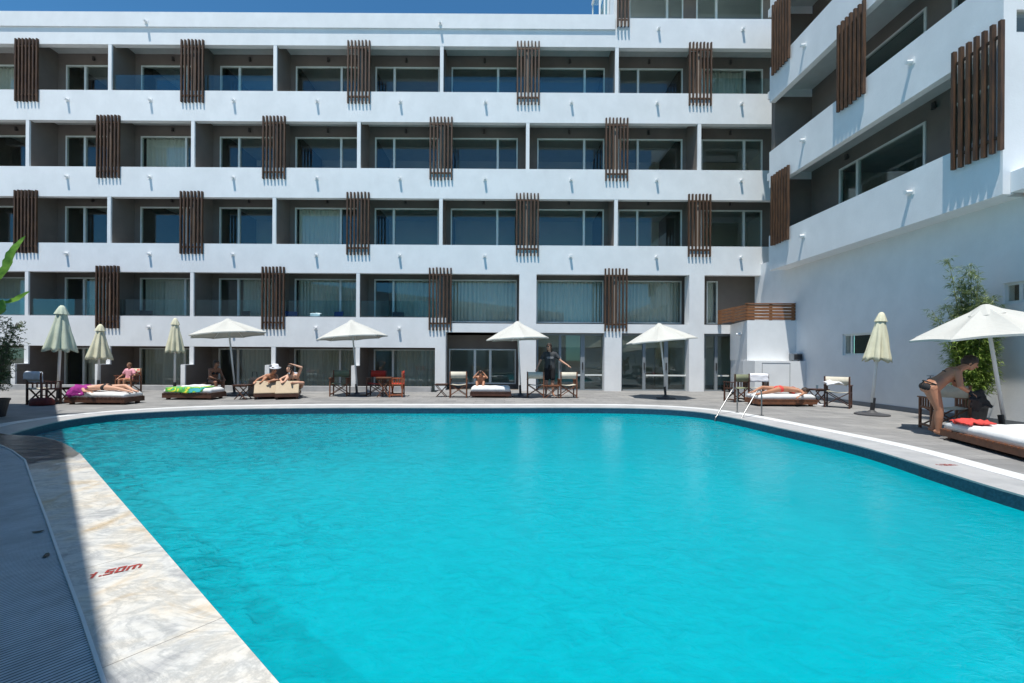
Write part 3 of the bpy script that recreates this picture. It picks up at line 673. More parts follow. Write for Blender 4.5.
# penthouse windows
mb = MB(); xw = [(627, 681, 663), (694, 760.5, 714)]; hs = []
for a, b, m_ in xw:
    A, B_ = (a-CX)/23.27, (b-CX)/23.27
    hs.append((A, B_, 14.46, 16.9)); make_window(A, B_, 14.48, 16.9, 'W' if a < 640 else 'N', DB)
holes(mb, 'x', DB, DB+.16, XP+.1, XR, 14.46, 17.3, hs); hp(mb, 'balcony_wall', 'taupe')
mb = MB(); mb.box(XP, XP+.16, D+.2, DB+1, 14.46, 17.3); hp(mb, 'partition_wall', 'plaster')
# ground-floor pillars and bays on the right
for a, b, z1 in ((435, 445.5, 2.34), (519, 536, 4.70), (604.5, 621.5, 2.34), (689, 704, 4.70)):
    mb = MB(); x0, x1 = (a-CX)/24.78, (b-CX)/24.78
    if z1 > 3:
        mb.box(x0, x1, D-.004, D+.45, 0, 4.70)
    else: mb.box(x0, x1, D-.004, D+.45, 0, 2.34)
    if a == 435: mb.box(x0, x1, D-.004, D+.2, 2.34, 2.92)
    hp(mb, 'pillar', 'plaster')
mb = MB(); mb.box(SPLIT-.2, SPLIT-.02, D+.45, DB, -.6, 2.42); mb.box(.6, .8, D+.45, DB+.1, 0, 2.42)
xa, xb = (449-CX)/23.27, (516-CX)/23.27
holes(mb, 'x', DB, DB+.16, SPLIT, .6, 0, 2.42, [(xa, xb, .17, 1.69)]); hp(mb, 'bay_wall', 'taupe')
fr = make_window(xa, xb, .19, 1.69, None, DB)
m = MB()
for p in (475, 490.3): x = (p-CX)/23.27; m.box(x-.05, x+.05, DB-.035, DB+.05, .25, 1.635)
m.build('mullion', 'frame', fr)
YD = 17.25
def glazed(x0, x1, muls, bars, open_=None):
    z1 = 2.34
    mb = MB(); mb.box(x0, x1, YD, YD+.07, z1-.09, z1-.0); mb.box(x0, x0+.07, YD, YD+.07, 0.0, z1-.09); mb.box(x1-.07, x1, YD, YD+.07, 0.0, z1-.09)
    for mx_, w in muls: mb.box(mx_-w/2, mx_+w/2, YD-.01, YD+.08, 0, z1-.09)
    mb.box(x0+.07, x1-.07, YD+.003, YD+.067, 0.0, .05)
    fr = hp(mb, 'entrance_glazing', 'gframe')
    g = MB(); g.box(x0+.07, x1-.07, YD+.03, YD+.04, .05, z1-.09); g.build('pane', 'glass', fr)
    b = MB()
    for a, c in bars: b.box(a, c, YD-.006, YD+.06, .60, .66)
    b.build('push_bar', 'frame', fr)
    h = MB()
    for mx_, w in muls: h.box(mx_-.02, mx_+.02, YD-.05, YD-.012, .85, 1.15)
    h.build('handle', 'rubber', fr)
q = lambda p: (p-CX)/(F/YD)
glazed(q(537)-.02, q(604)+.06, [(q(560), .10), (q(582.5), .17)], [(q(561), q(581)), (q(585), q(602))])
glazed(q(622)-.06, q(688)+.04, [(q(644), .12), (q(666), .16)], [(q(646), q(664)), (q(668), q(686))])
glazed(q(705)-.06, q(732)+.2, [(q(716), .12)], [(q(718), q(729))])
mb = MB(); mb.box(1.25, 9.0, 17.8, 17.95, 1.78, 2.42); hp(mb, 'bulkhead', 'beige')
for a, b in ((1.3, 2.0), (3.55, 4.7), (6.9, 7.6)):
    mb = MB(); mb.box(a, b, 19.3, 19.4, 0, 2.4); hp(mb, 'lobby_partition', 'beige')
# kerb along the sunken terraces
mb = MB(); mb.box(-34, SPLIT-.2, 15.98, 16.25, -.6, .19); o = mb.build('terrace_kerb', 'copegrey'); o['kind'] = 'structure'
# roof stair housing
rs = thing('roof_stair_housing', 'white framed glass enclosure on the flat roof beside the penthouse', 'roof enclosure', (4.18, D+1, 14.46))
mb = MB()
for x in (-.22, -.02, .13): mb.box(x-.03, x+.03, -.03, .03, .0, 3.2)
for x in (-.22, .13): mb.box(x-.03, x+.03, 1.4, 1.46, .0, 3.2)
mb.box(-.27, .17, -.06, 1.5, 3.2, 3.3); mb.build('frame', 'white', rs)
mb = MB(); mb.box(-.19, .10, -.006, .006, .02, 3.18); mb.box(-.226, -.214, .03, 1.4, .02, 3.18); mb.build('pane', 'railglass', rs)

# ------------------------------------------------------------------ right wing
WX, WWALL, WB = 9.65, 10.3, 11.2
Y0, Y1 = 8.16, 15.4
wing = thing('hotel_wing', 'white side wing on the right, its deep balconies above a tall blank wall', 'building', (10.3, 12, 0))
WL = Vector((10.3, 12, 0))
def wp(mb, name, m, parent=wing, **kw):
    o = mb.build(name, m, parent, **kw)
    if parent is wing: o.location = -WL
    return o
WBT = [5.84, 8.91, 12.0, 15.2]; WBB = [4.57, 7.60, 10.72, 13.85]
for a, b in zip(WBB, WBT):
    mb = MB(); mb.box(WX, WX+.2, Y0+.2, Y1, a, b); wp(mb, 'parapet', 'plaster')
mb = MB(); mb.box(WX+.2, WWALL, Y0+.2, Y1, 4.60, 5.33); wp(mb, 'overhang', 'plaster')
for c in (8.2, 11.22, 14.28):
    mb = MB(); mb.box(WX+.2, 16, Y0+.2, Y1, c, c+.18); wp(mb, 'floor_slab', 'ceil')
mb = MB(); mb.box(WWALL, 16, Y0+.2, Y1, 5.15, 5.33); wp(mb, 'floor_slab', 'ceil')
mb = MB(); mb.box(WX, WX+.22, Y0, Y0+.2, 4.57, 15.2)
holes(mb, 'x', Y0, Y0+.2, WX+.22, 16, 5.0, 15.2, [(9.90, 11.6, 7.72, 8.16), (9.90, 11.6, 10.6, 11.2)])
wp(mb, 'end_wall', 'plaster')
mb = MB(); mb.box(WX+.2, 11.2, Y1, Y1+.2, 14.29, 15.2); wp(mb, 'roof_beam', 'plaster')
for z0, z1 in ((5.33, 7.93), (8.38, 10.95), (11.4, 14.0)): mb = MB(); mb.box(WX+.2, WB, Y1, Y1+.2, z0, z1); wp(mb, 'balcony_end_wall', 'taupe')
for z0, z1 in ((7.93, 8.2), (10.95, 11.22), (14.0, 14.28)): mb = MB(); mb.box(WX+.05, WB, Y1+.004, Y1+.2, z0, z1); wp(mb, 'facade_gap_strip', 'plaster')  # white strips stand in for sunlit facade glimpsed through an opening
mb = MB(); hs = []
for r, z0 in ((2, 5.33), (3, 8.38), (4, 11.4)):
    for a, b, t in ((11.2, 14.1, 'far'), (Y0+.5, 10.55, 'near')):
        h = (a, b, z0, z0+2.38); hs.append(h)
        m = MB(); fw = .06; x = WB
        m.box(x-.03, x+.06, a, b, h[3]-fw, h[3]); m.box(x-.03, x+.06, a, b, z0, z0+fw); m.box(x-.03, x+.06, a, a+fw, z0+fw, h[3]-fw); m.box(x-.03, x+.06, b-fw, b, z0+fw, h[3]-fw)
        m.box(x-.04, x+.05, b-.78, b-.70, z0+fw, h[3]-fw)
        fr = wp(m, 'window', 'frame'); g = MB(); g.box(x+.005, x+.017, a+fw, b-fw, z0+fw, h[3]-fw); g.build('pane', 'glass', fr)
    for y in (13.75, 10.95):
        m = MB(); z = z0+2.62; m.tube([(WB, y, z), (WB-.07, y, z)], .03, 8); m.tube([(WB-.07, y, z+.09), (WB-.07, y, z-.07)], .05, 10); wp(m, 'wall_lamp', 'lampmat')
holes(mb, 'y', WB, WB+.16, Y0+.2, Y1, 5.33, 14.28, [h for h in hs]); wp(mb, 'balcony_wall', 'taupe')
mb = MB(); mb.box(15.8, 16, Y0+.2, Y1, 5.33, 14.28); mb.box(WB+.16, 15.8, Y1, Y1+.2, 5.33, 15.2); mb.box(WX+.2, 16, Y0+.2, Y1, 14.6, 14.8); wp(mb, 'rear_wall', 'room')
for y, zt in ((14.67, 14.05), (8.55, 14.05), (11.68, 10.97), (14.67, 7.92), (8.55, 7.92)):
    screen(wing, WL, WX-.085, y, zt-1.26, -math.pi/2)
for z in (5.33, 8.43, 11.5):
    for y in (13.6, 10.0): spout(wing, WL, WX-.001, y, z, -math.pi/2)
# end wall window
mb = MB(); mb.box(9.90, 11.6, Y0+.04, Y0+.1, 7.72, 7.76); mb.box(9.90, 9.94, Y0+.04, Y0+.1, 7.76, 8.16)
fr = wp(mb, 'window', 'gframe'); g = MB(); g.box(9.94, 11.6, Y0+.06, Y0+.07, 7.76, 8.16); g.build('pane', 'glass', fr)
# ground wall with small windows
mb = MB(); wn = [(11.68, 12.82, 1.46, 2.10), (7.2, 8.70, 2.50, 2.93)]
holes(mb, 'y', WWALL, WWALL+.25, Y0, D+.4, 0, 4.6, wn); holes(mb, 'y', WWALL, WWALL+.25, -20, Y0, 0, 5.0, wn)
mb.box(WWALL+.25, 16, Y0-.3, Y0+.2, 4.82, 5.0); mb.box(9.80, WWALL, -20, Y0-.002, 4.6, 5.0)  # near overhang added, mostly out of view, to keep the wall shaded
mb.box(WWALL, WWALL+.25, Y1, D+.4, 4.6, 5.15)
wp(mb, 'ground_wall', 'plaster')
for a, b, z0, z1 in wn:
    m = MB(); x = WWALL+.05; fw = .055
    m.box(x, x+.06, a, b, z1-fw, z1); m.box(x, x+.06, a, b, z0, z0+fw); m.box(x, x+.06, a, a+fw, z0+fw, z1-fw); m.box(x, x+.06, b-fw, b, z0+fw, z1-fw); m.box(x, x+.05, b-.30, b-.24, z0+fw, z1-fw)
    fr = wp(m, 'window', 'frame'); g = MB(); g.box(x+.02, x+.03, a+fw, b-fw, z0+fw, z1-fw); g.build('pane', 'glass', fr)
    m = MB(); m.box(WWALL+1.2, WWALL+1.3, a-1, b+1, z0-1, z1+.6); m.box(WWALL+.25, WWALL+1.3, a-1, b+1, z1+.6, z1+.7); wp(m, 'interior_wall', 'roomfloor')
mb = MB(); mb.box(WWALL-.015, WWALL-.001, -20, 14.3, .0, .12); wp(mb, 'base_strip', 'grey')  # thin dark grey strip along the foot of the wall
tap = thing('wall_tap', 'small dark water tap fixed low on the blank white wing wall', 'tap', (WWALL, 10.1, .9))
mb = MB(); mb.tube([(0, 0, 0), (-.09, 0, 0), (-.13, 0, -.02), (-.14, 0, -.07)], .014, 8); mb.build('spout', 'grey', tap)
mb = MB(); mb.tube([(-.07, 0, .0), (-.07, 0, .05)], .008, 6); mb.box(-.11, -.03, -.05, .05, .05, .062); mb.build('handle', 'grey', tap)

# service block with timber rail
sb = thing('service_block', 'white box-shaped block with a brown timber railing, tucked in the corner between hotel and wing', 'annex', (9.4, 14.6, 0))
SL = Vector((9.4, 14.6, 0))
def sp_(mb, name, m):
    o = mb.build(name, m, sb); o.location = -SL; return o
mb = MB(); mb.poly([(8.57, 14.87), (WWALL-.002, 14.87), (WWALL-.002, 16.93), (9.07, 16.93)], 1.27, 2.70); mb.poly([(8.60, 15.1), (WWALL-.002, 15.1), (WWALL-.002, 16.92), (9.09, 16.92)], 0, 1.27); sp_(mb, 'upper_wall', 'plaster')
mb = MB(); mb.box(8.55, WWALL-.002, 14.37, 15.09, 0, 1.265); sp_(mb, 'plinth', 'plaster')
mb = MB()
for x in (8.80, 9.75): mb.box(x-.006, x+.006, 14.362, 14.369, 0, 1.2)
mb.box(8.80, 9.75, 14.362, 14.369, 1.19, 1.202); sp_(mb, 'hatch_outline', 'grey')
mb = MB()
for k in range(5):
    z = 2.73+k*.112; mb.box(8.57, WWALL-.01, 14.89, 14.915, z, z+.088); mb.box(8.55, 8.575, 14.89, 16.9, z, z+.088)
for x in (8.60, 9.45, 10.24): mb.box(x-.04, x+.04, 14.918, 14.98, 2.70, 3.28)
for y in (15.9, 16.85): mb.box(8.58, 8.66, y-.04, y+.04, 2.70, 3.28)
mb.box(8.54, WWALL-.01, 14.87, 14.985, 3.285, 3.315); sp_(mb, 'timber_railing', 'cedar')
spk = spout(sb, SL, 8.72, 15.55, 2.25, -math.pi/2-.35)
sk = thing('outdoor_speaker', 'small dark grey box-shaped speaker on top of the white plinth against the wing wall', 'speaker', (10.1, 14.6, 1.266))
mb = MB(); mb.box(-.16, .16, -.12, .12, 0.02, .26); mb.build('cabinet', 'grey', sk, bevel=.015)
mb = MB(); mb.box(-.13, .13, -.128, -.122, .05, .23); mb.build('grille', 'rubber', sk)
mb = MB(); [mb.box(x-.02, x+.02, -.02, .02, 0, .019) for x in (-.1, .1)]; mb.build('foot', 'rubber', sk)

# left wing, outside the frame: it throws the shade over the near left corner
SX, SY = -.135, -.30
lw = thing('hotel_wing', 'low white left-hand wing shading the near left corner of the pool', 'building', (-14, -2, 0))
HW = 6.0
ca = Vector((-12.25, 11.45))+Vector((SX, SY))*HW; cb = Vector((-1.60, 1.73))+Vector((SX, SY))*HW
dr = (cb-ca).normalized(); cc = ca+dr*26
mb = MB(); pts = [(ca.x, ca.y), (cc.x, cc.y), (cc.x-9, cc.y-9), (ca.x-12, ca.y)]
mb.poly(pts, 0, HW); o = mb.build('wall', 'plaster', lw); o.location = (14, 2, 0)
nn = Vector((-dr.y, dr.x)); nn = nn if nn.dot(Vector((1, 1))) > 0 else -nn
mb = MB()
for r in range(2):
    for k in range(5):
        s = 1.6+k*4.6; p = ca+dr*s; q_ = p+dr*2.6
        c = (p+q_)/2+nn*.01; rot = Matrix.Rotation(math.atan2(dr.y, dr.x), 3, 'Z'); mb.obox((c.x, c.y, 1.2+r*3.03+.2), 2.6, .06, 2.1, rot)
o = mb.build('window', 'gframe', lw); o.location = (14, 2, 0)

# ------------------------------------------------------------------ umbrellas
def open_umbrella(label, base, top, R=1.25, rise=.62, sides=8, rot=.2, group='white sunshades open round the pool', bp=True):
    t = thing('pool_umbrella', label, 'umbrella', base, 0, group)
    top = Vector(top)-Vector(base); ax = top.normalized(); q = Vector((0,0,1)).rotation_difference(ax)
    mb = MB(); mb.tube([(0,0,.32), tuple(top-ax*.05)], .027, 12); mb.build('pole', 'white', t, smooth=True)
    mb = MB(); mb.tube([(0,0,.04), tuple(ax*.40)], .040, 12); mb.build('pole_sleeve', 'rubber', t)
    if bp: mb = MB(); mb.lathe([(.30, 0.0), (.30, .035), (.12, .06), (.06, .11), (.05, .12)], 20); mb.build('base_plate', 'plate', t)
    mb = MB(); nr = 7; nsub = 6; n = sides*nsub; rows = []
    for i in range(nr+1):
        f = .06+(1-.06)*i/nr; row = []
        for k in range(n):
            a = 2*math.pi*k/n+rot; fr = (k % nsub)/nsub
            polyf = math.cos(math.pi/sides)/math.cos((fr-.5)*2*math.pi/sides)
            polyf = polyf*(1-.05*math.sin(math.pi*fr)*f)
            r = R*f*polyf/math.cos(math.pi/sides)*math.cos(math.pi/sides)/1.0
            z = -rise*(f**1.08)-.045*math.sin(math.pi*fr)*math.sin(math.pi*min(f,.95))+(.02*math.sin(math.pi*fr) if i == nr else 0)
            row.append(mb.bm.verts.new((r*math.cos(a), r*math.sin(a), z)))
        rows.append(row)
    for a, b in zip(rows, rows[1:]):
        for k in range(n): mb.bm.faces.new((a[k], b[k], b[(k+1) % n], a[(k+1) % n]))
    mb.bm.faces.new(rows[0])
    vs = rows[-1]; low = [mb.bm.verts.new(v.co*1.0+Vector((0,0,-.035))) for v in vs]      # valance
    for k in range(n): mb.bm.faces.new((vs[k], vs[(k+1) % n], low[(k+1) % n], low[k]))
    c = mb.build('canopy', 'canvas', t, loc=top, smooth=False); c.rotation_mode = 'QUATERNION'; c.rotation_quaternion = q
    sd = c.modifiers.new('thick', 'SOLIDIFY'); sd.thickness = .004
    mb = MB(); mb.lathe([(.27, -rise*.25-.045), (.285, -rise*.25-.03), (.05, .02), (.02, .028)], sides); o = mb.build('vent_cap', 'canvas', c)
    for k in range(sides):
        a = 2*math.pi*k/sides+rot; mb = MB()
        mb.bar((.05*math.cos(a), .05*math.sin(a), -.09), (R*.97*math.cos(a), R*.97*math.sin(a), -rise*.97-.025), .018, .012); mb.build('rib', 'white', c)
    mb = MB()
    for k in range(sides):
        a = 2*math.pi*k/sides+rot; mb.bar((.04*math.cos(a), .04*math.sin(a), -.42), (R*.5*math.cos(a), R*.5*math.sin(a), -rise*.52), .014, .010)
    mb.tube([(0,0,-.39), (0,0,-.46)], .040, 12); mb.build('strut_hub', 'white', c)
    return t
def closed_umbrella(label, base, top, zbot, rb, m='cream', pole='white', group='closed sunshades round the pool'):
    t = thing('pool_umbrella', label, 'umbrella', base, 0, group)
    top = Vector(top)-Vector(base); ax = top.normalized(); q = Vector((0,0,1)).rotation_difference(ax); L_ = top.z-zbot
    mb = MB(); mb.tube([(0,0,.3), tuple(top)], .032, 12); mb.build('pole', pole, t, smooth=True)
    mb = MB(); mb.tube([(0,0,.04), tuple(ax*.42)], .045, 12); mb.build('pole_sleeve', 'rubber', t)
    mb = MB(); mb.lathe([(.34, 0.0), (.34, .03), (.12, .06), (.06, .11), (.05, .12)], 20); mb.build('base_plate', 'plate', t)
    mb = MB(); n = 96; rows = []; nr = 14; sd = random.random()*6
    for i in range(nr+1):
        f = i/nr; row = []
        r0 = .05+(rb-.05)*(f**.9)
        for k in range(n):
            a = 2*math.pi*k/n; fold = math.cos(8*a+sd+.5*math.sin(a*2+f*2))
            r = r0*(1+.20*f*fold+.05*f*math.cos(16*a+f*3))+.015*noise.noise(Vector((math.cos(a)*3, math.sin(a)*3, f*4+sd)))
            z = -L_*f-(.035*fold if i == nr else 0)
            row.append(mb.bm.verts.new((r*math.cos(a), r*math.sin(a), z)))
        rows.append(row)
    for a, b in zip(rows, rows[1:]):
        for k in range(n): mb.bm.faces.new((a[k], b[k], b[(k+1) % n], a[(k+1) % n]))
    mb.bm.faces.new(rows[0])
    c = mb.build('canopy', m, t, loc=top, smooth=True); c.rotation_mode = 'QUATERNION'; c.rotation_quaternion = q
    sdm = c.modifiers.new('thick', 'SOLIDIFY'); sdm.thickness = .006
    mb = MB(); n = 48; rows = []
    for i in range(6):
        f = i/5; rows.append([mb.bm.verts.new(((.03+(rb*.36)*f**.7*(1+.12*f*math.cos(8*2*math.pi*k/n)))*math.cos(2*math.pi*k/n), (.03+(rb*.36)*f**.7*(1+.12*f*math.cos(8*2*math.pi*k/n)))*math.sin(2*math.pi*k/n), .03-L_*.2*f)) for k in range(n)])
    for a, b in zip(rows, rows[1:]):
        for k in range(n): mb.bm.faces.new((a[k], b[k], b[(k+1) % n], a[(k+1) % n]))
    mb.bm.faces.new(rows[0]); mb.build('vent_cap', m, c, smooth=True)
    return t
def ub(bx, by, Y, tx, ty): 
    b = W(bx, by, Y); b.z = 0; tp = W(tx, ty, Y); return b, tp
for lab, (bx, Y, tx, ty, R_, rs_, rot) in {
    'open white umbrella beside the seated woman and the green towel bed': (234.6, 14.2, 227.8, 319.3, 1.17, .52, .2),
    'open white umbrella standing between the olive chair and the red chairs': (357, 14.3, 351.5, 320.5, 1.16, .58, .25),
    'open white umbrella between the white daybed and the man in the dark shirt': (520.5, 14.2, 517.3, 322, 1.08, .57, .15),
    'open white umbrella standing alone on the empty paving before the glass doors': (665.8, 13.9, 659, 324, 1.12, .56, .35)}.items():
    b, tp = ub(bx, 396, Y, tx, ty); open_umbrella(lab, b, tp, R_, rs_, 8, rot)
open_umbrella('large open white umbrella above the bending woman and the bamboo', (8.62, 7.25, 0), (8.28, 7.25, 2.28), 1.04, .46, 8, .3)
def cu(lab, bx, Y, tx, ty, yb, w, m='cream'):
    b = W(bx, 396, Y); b.z = 0; tp = W(tx, ty, Y); zb = W(tx, yb, Y).z; closed_umbrella(lab, b, tp, zb, w*.84*Y/F/2, m)
cu('folded pale green umbrella on a thick pale pole beside the towel-draped chair', 58, 11.7, 62, 306.5, 351, 27, 'palegreen')
cu('folded short cream umbrella behind the daybed with the magenta cloth', 98, 15.3, 100.5, 325, 359, 21)
cu('folded slim cream umbrella left of the green towel bed', 174.6, 14.3, 175.3, 319, 352.5, 18)
cu('folded cream umbrella standing alone in front of the small wall window', 872, 10.15, 881.5, 313.5, 361, 24)

# ------------------------------------------------------------------ chairs, tables, beds
def director_chair(label, loc, rz, wood='darkteak', cloth='linen', group='folding canvas chairs round the pool', sidegrid=True):
    t = thing('canvas_chair', label, 'chair', loc, rz, group)          # faces -Y
    for s in (-1, 1):
        x = s*.27; mb = MB()
        mb.box(x-.018, x+.018, -.22, -.18, 0.0, .60); mb.box(x-.018, x+.018, .18, .22, 0.0, .87)
        mb.box(x-.014, x+.014, -.18, .18, .06, .10); mb.box(x-.014, x+.014, -.18, .18, .40, .44)
        if sidegrid:
            for y in (-.09, 0, .09): mb.box(x-.01, x+.01, y-.014, y+.014, .44, .60)
        mb.build('side_frame', wood, t)
        mb = MB(); mb.box(x-.03, x+.03, -.25, .17, .602, .625); mb.build('armrest', wood, t)
    for y in (-.16, .16):
        mb = MB(); mb.bar((-.25, y, .08), (.25, y, .42), .035, .02); mb.bar((-.25, y+.024, .42), (.25, y+.024, .08), .035, .02); mb.build('cross_brace', wood, t)
    mb = MB(); n = 8
    g = [[mb.bm.verts.new((-.265+.53*i/n, y, .448-.035*math.sin(math.pi*i/n))) for i in range(n+1)] for y in (-.2, .2)]
    for i in range(n): mb.bm.faces.new((g[0][i], g[0][i+1], g[1][i+1], g[1][i]))
    o = mb.build('seat', cloth, t, smooth=True); o.modifiers.new('t', 'SOLIDIFY').thickness = .006
    mb = MB()
    g = [[mb.bm.verts.new((-.29+.58*i/n, .20+.03*math.sin(math.pi*i/n), z)) for i in range(n+1)] for z in (.64, .86)]
    for i in range(n): mb.bm.faces.new((g[0][i], g[0][i+1], g[1][i+1], g[1][i]))
    o = mb.build('backrest', cloth, t, smooth=True); o.modifiers.new('t', 'SOLIDIFY').thickness = .006
    return t
def gp(px, Y): v = W(px, 396, Y); v.z = 0; return v
PI = math.pi
director_chair('dark wooden chair under the pale blue towel beside the thick umbrella pole', gp(44, 11.35), 2.9, 'darkteak', 'linen')
director_chair('olive canvas chair left of the umbrella pole facing the red chairs', gp(340, 14.2), .1, 'teak', 'olive')
director_chair('bright red canvas chair facing the pool behind the small round-cornered table', gp(376.5, 14.25), .0, 'darkteak', 'red')
director_chair('orange-red canvas chair seen side on, right of the pair of red chairs', gp(397, 14.1), -1.45, 'orange', 'red')
director_chair('cream canvas chair beside the low wooden stool, left of the white daybed', gp(458.5, 14.0), PI+.05, 'teak', 'linen')
director_chair('grey-beige canvas chair left of the wooden table by the standing man', gp(535.6, 14.1), PI-.1, 'teak', 'linen')
director_chair('cream canvas chair right of the wooden table by the standing man', gp(567.3, 14.1), PI+.1, 'teak', 'linen')
director_chair('olive canvas chair behind the pool ladder', gp(736.5, 13.1), PI+.3, 'darkteak', 'olive')
director_chair('dark chair with a white towel over its back, behind the pool ladder', gp(756, 13.3), PI-.2, 'darkteak', 'linen')
director_chair('dark chair with beige back near the wall, a white towel on its arms', gp(838, 11.7), 2.35, 'darkteak', 'linen')
director_chair('dark wooden chair with slatted sides under the leaning woman', (8.42, 8.05, 0), 2.75, 'teak', 'linen')

def tf(o, c, rz):
    R_ = Matrix.Rotation(rz, 3, 'Z')
    for v in o.data.vertices: p = v.co-Vector((c.x, c.y, 0)); v.co = R_@p+Vector((c.x, c.y, 0))
    return o
def cloth(name, mname, pts, label=None, cat=None, group=None, n=10, wob=.015, thick=.012, parent=None):
    # pts: rows of control points (list of polylines of same length), bilinear subdivided + wobble
    rows = [[Vector(p) for p in r] for r in pts]; mb = MB(); sd = random.random()*20
    def samp(r, t):
        f = t*(len(r)-1); i = min(int(f), len(r)-2); return r[i].lerp(r[i+1], f-i)
    R = [[samp(r, k/n) for k in range(n+1)] for r in rows]; out = []
    for i in range((len(rows)-1)*n//2+1):
        f = i/((len(rows)-1)*n//2)*(len(rows)-1); a = min(int(f), len(rows)-2)
        out.append([R[a][k].lerp(R[a+1][k], f-a)+Vector((noise.noise(Vector((i*.5, k*.5, sd))), noise.noise(Vector((i*.5, k*.5, sd+5))), noise.noise(Vector((i*.5, k*.5, sd+9)))))*wob for k in range(n+1)])
    g = [[mb.bm.verts.new(p) for p in r] for r in out]
    for a, b in zip(g, g[1:]):
        for k in range(n): mb.bm.faces.new((a[k], a[k+1], b[k+1], b[k]))
    o = mb.build(name, mname, parent, smooth=True); o.modifiers.new('t', 'SOLIDIFY').thickness = thick
    if label: tag(o, label, cat, group)
    return o
def drape(label, center, rz, w=.55, front=.22, back=.30, z=.875, m='towel', name='beach_towel'):
    c, s = math.cos(rz), math.sin(rz); T = lambda x, y, zz: (center[0]+x*c-y*s, center[1]+x*s+y*c, zz)
    rows = [[T(-w/2+w*k/6, y, zz) for k in range(7)] for y, zz in ((-.03, z-front), (-.025, z-.02), (.0, z+.01), (.045, z-.02), (.06, z-back))]
    return cloth(name, m, rows, label, 'towel')
ch = gp(44, 11.35); a = 2.9; drape('pale blue and white towel hanging over the back of the dark chair at left', (ch.x-.21*math.sin(a), ch.y+.21*math.cos(a)), a, .60, .28, .20, .885, 'bluetowel')
ch = gp(756, 13.3); a = PI-.2; drape('white towel hung over the chair back behind the pool ladder', (ch.x-.22*math.sin(a), ch.y+.22*math.cos(a)), a, .52, .25, .25)
ch = gp(833, 11.65); cloth('beach_towel', 'towel', [[(ch.x-.25, ch.y-.10, .66), (ch.x, ch.y-.18, .70), (ch.x+.22, ch.y-.2, .66)], [(ch.x-.22, ch.y, .72), (ch.x, ch.y-.02, .76), (ch.x+.2, ch.y-.06, .72)], [(ch.x-.16, ch.y+.12, .67), (ch.x+.03, ch.y+.1, .72), (ch.x+.2, ch.y+.08, .64)]], 'white crumpled towel lying on the arms of the dark chair near the wall', 'towel', wob=.05, thick=.04)

def daybed(label, loc, rz, L_=1.9, Wd=1.0, hp_=.20, mt=.15, wood='darkteak', mm='mattress', feet=.06):
    t = thing('daybed', label, 'daybed', loc, rz, 'low wooden daybeds by the pool')
    mb = MB(); mb.box(-L_/2, L_/2, -Wd/2, -Wd/2+.03, feet, hp_-.015); mb.box(-L_/2, L_/2, Wd/2-.03, Wd/2, feet, hp_-.015)
    mb.box(-L_/2, -L_/2+.03, -Wd/2+.03, Wd/2-.03, feet, hp_-.015); mb.box(L_/2-.03, L_/2, -Wd/2+.03, Wd/2-.03, feet, hp_-.015)
    n = int(L_/.11)
    for k in range(n):
        x = -L_/2+L_*(k+.5)/n; mb.box(x-.042, x+.042, -Wd/2-.012, Wd/2+.012, hp_-.014, hp_+.006)
    mb.build('platform', wood, t)
    for sx in (-1, 1):
        for sy in (-1, 1):
            mb = MB(); mb.box(sx*(L_/2-.12)-.04, sx*(L_/2-.12)+.04, sy*(Wd/2-.10)-.04, sy*(Wd/2-.10)+.04, 0, feet+.02); mb.build('foot', wood, t)
    mb = MB(); nx, ny = 22, 12; ml, mw = L_*.96, Wd*.95
    def P(i, j, top):
        u, v = i/nx*2-1, j/ny*2-1
        ex = 1-abs(u)**8*.03; e2 = 1-abs(v)**8*.03
        x, y = u*ml/2*(1 if top == 0 else 1-.02), v*mw/2
        rnd = (max(0, abs(u)-.9)/.1)**2*.5+(max(0, abs(v)-.86)/.14)**2*.5
        z = hp_+.008 + (mt*(1-.45*min(1, rnd)) + .018*noise.noise(Vector((x*4+loc[0], y*4, 3.3))) if top else 0)
        return (x, y, z)
    g = [[mb.bm.verts.new(P(i, j, 1)) for j in range(ny+1)] for i in range(nx+1)]
    for i in range(nx):
        for j in range(ny): mb.bm.faces.new((g[i][j], g[i+1][j], g[i+1][j+1], g[i][j+1]))
    per = [(i, 0) for i in range(nx)]+[(nx, j) for j in range(ny)]+[(i, ny) for i in range(nx, 0, -1)]+[(0, j) for j in range(ny, 0, -1)]
    lo = [mb.bm.verts.new(P(i, j, 0)) for i, j in per]; up = [g[i][j] for i, j in per]
    for k in range(len(per)): mb.bm.faces.new((lo[k], lo[(k+1) % len(per)], up[(k+1) % len(per)], up[k]))
    mb.bm.faces.new(lo[::-1]); mb.build('mattress', mm, t, smooth=True)
    return t
B1 = gp(105.5, 11.6); daybed('dark wooden daybed with white mattress under the sunbather with a magenta cloth', B1, 0, 1.62, .64, .19, .13)
B2 = gp(195, 13.0); daybed('dark wooden daybed with white mattress half covered by a green patterned towel', B2, 0, 1.48, .70, .20, .14)
B4 = gp(491, 14.25); daybed('short white daybed beside the person holding both hands to the head', B4, 0, 1.36, .85, .19, .17)
B5 = gp(780, 12.15); daybed('wooden daybed with white mattress carrying the sunbather in red near the pool ladder', B5, 0, 1.68, .66, .19, .14, 'teak')
B6 = Vector((7.60, 5.95, 0)); daybed('large wooden daybed with white mattress at the right edge, red cloth on its corner', B6, 1.233, 2.2, 1.12, .17, .14, 'teak')
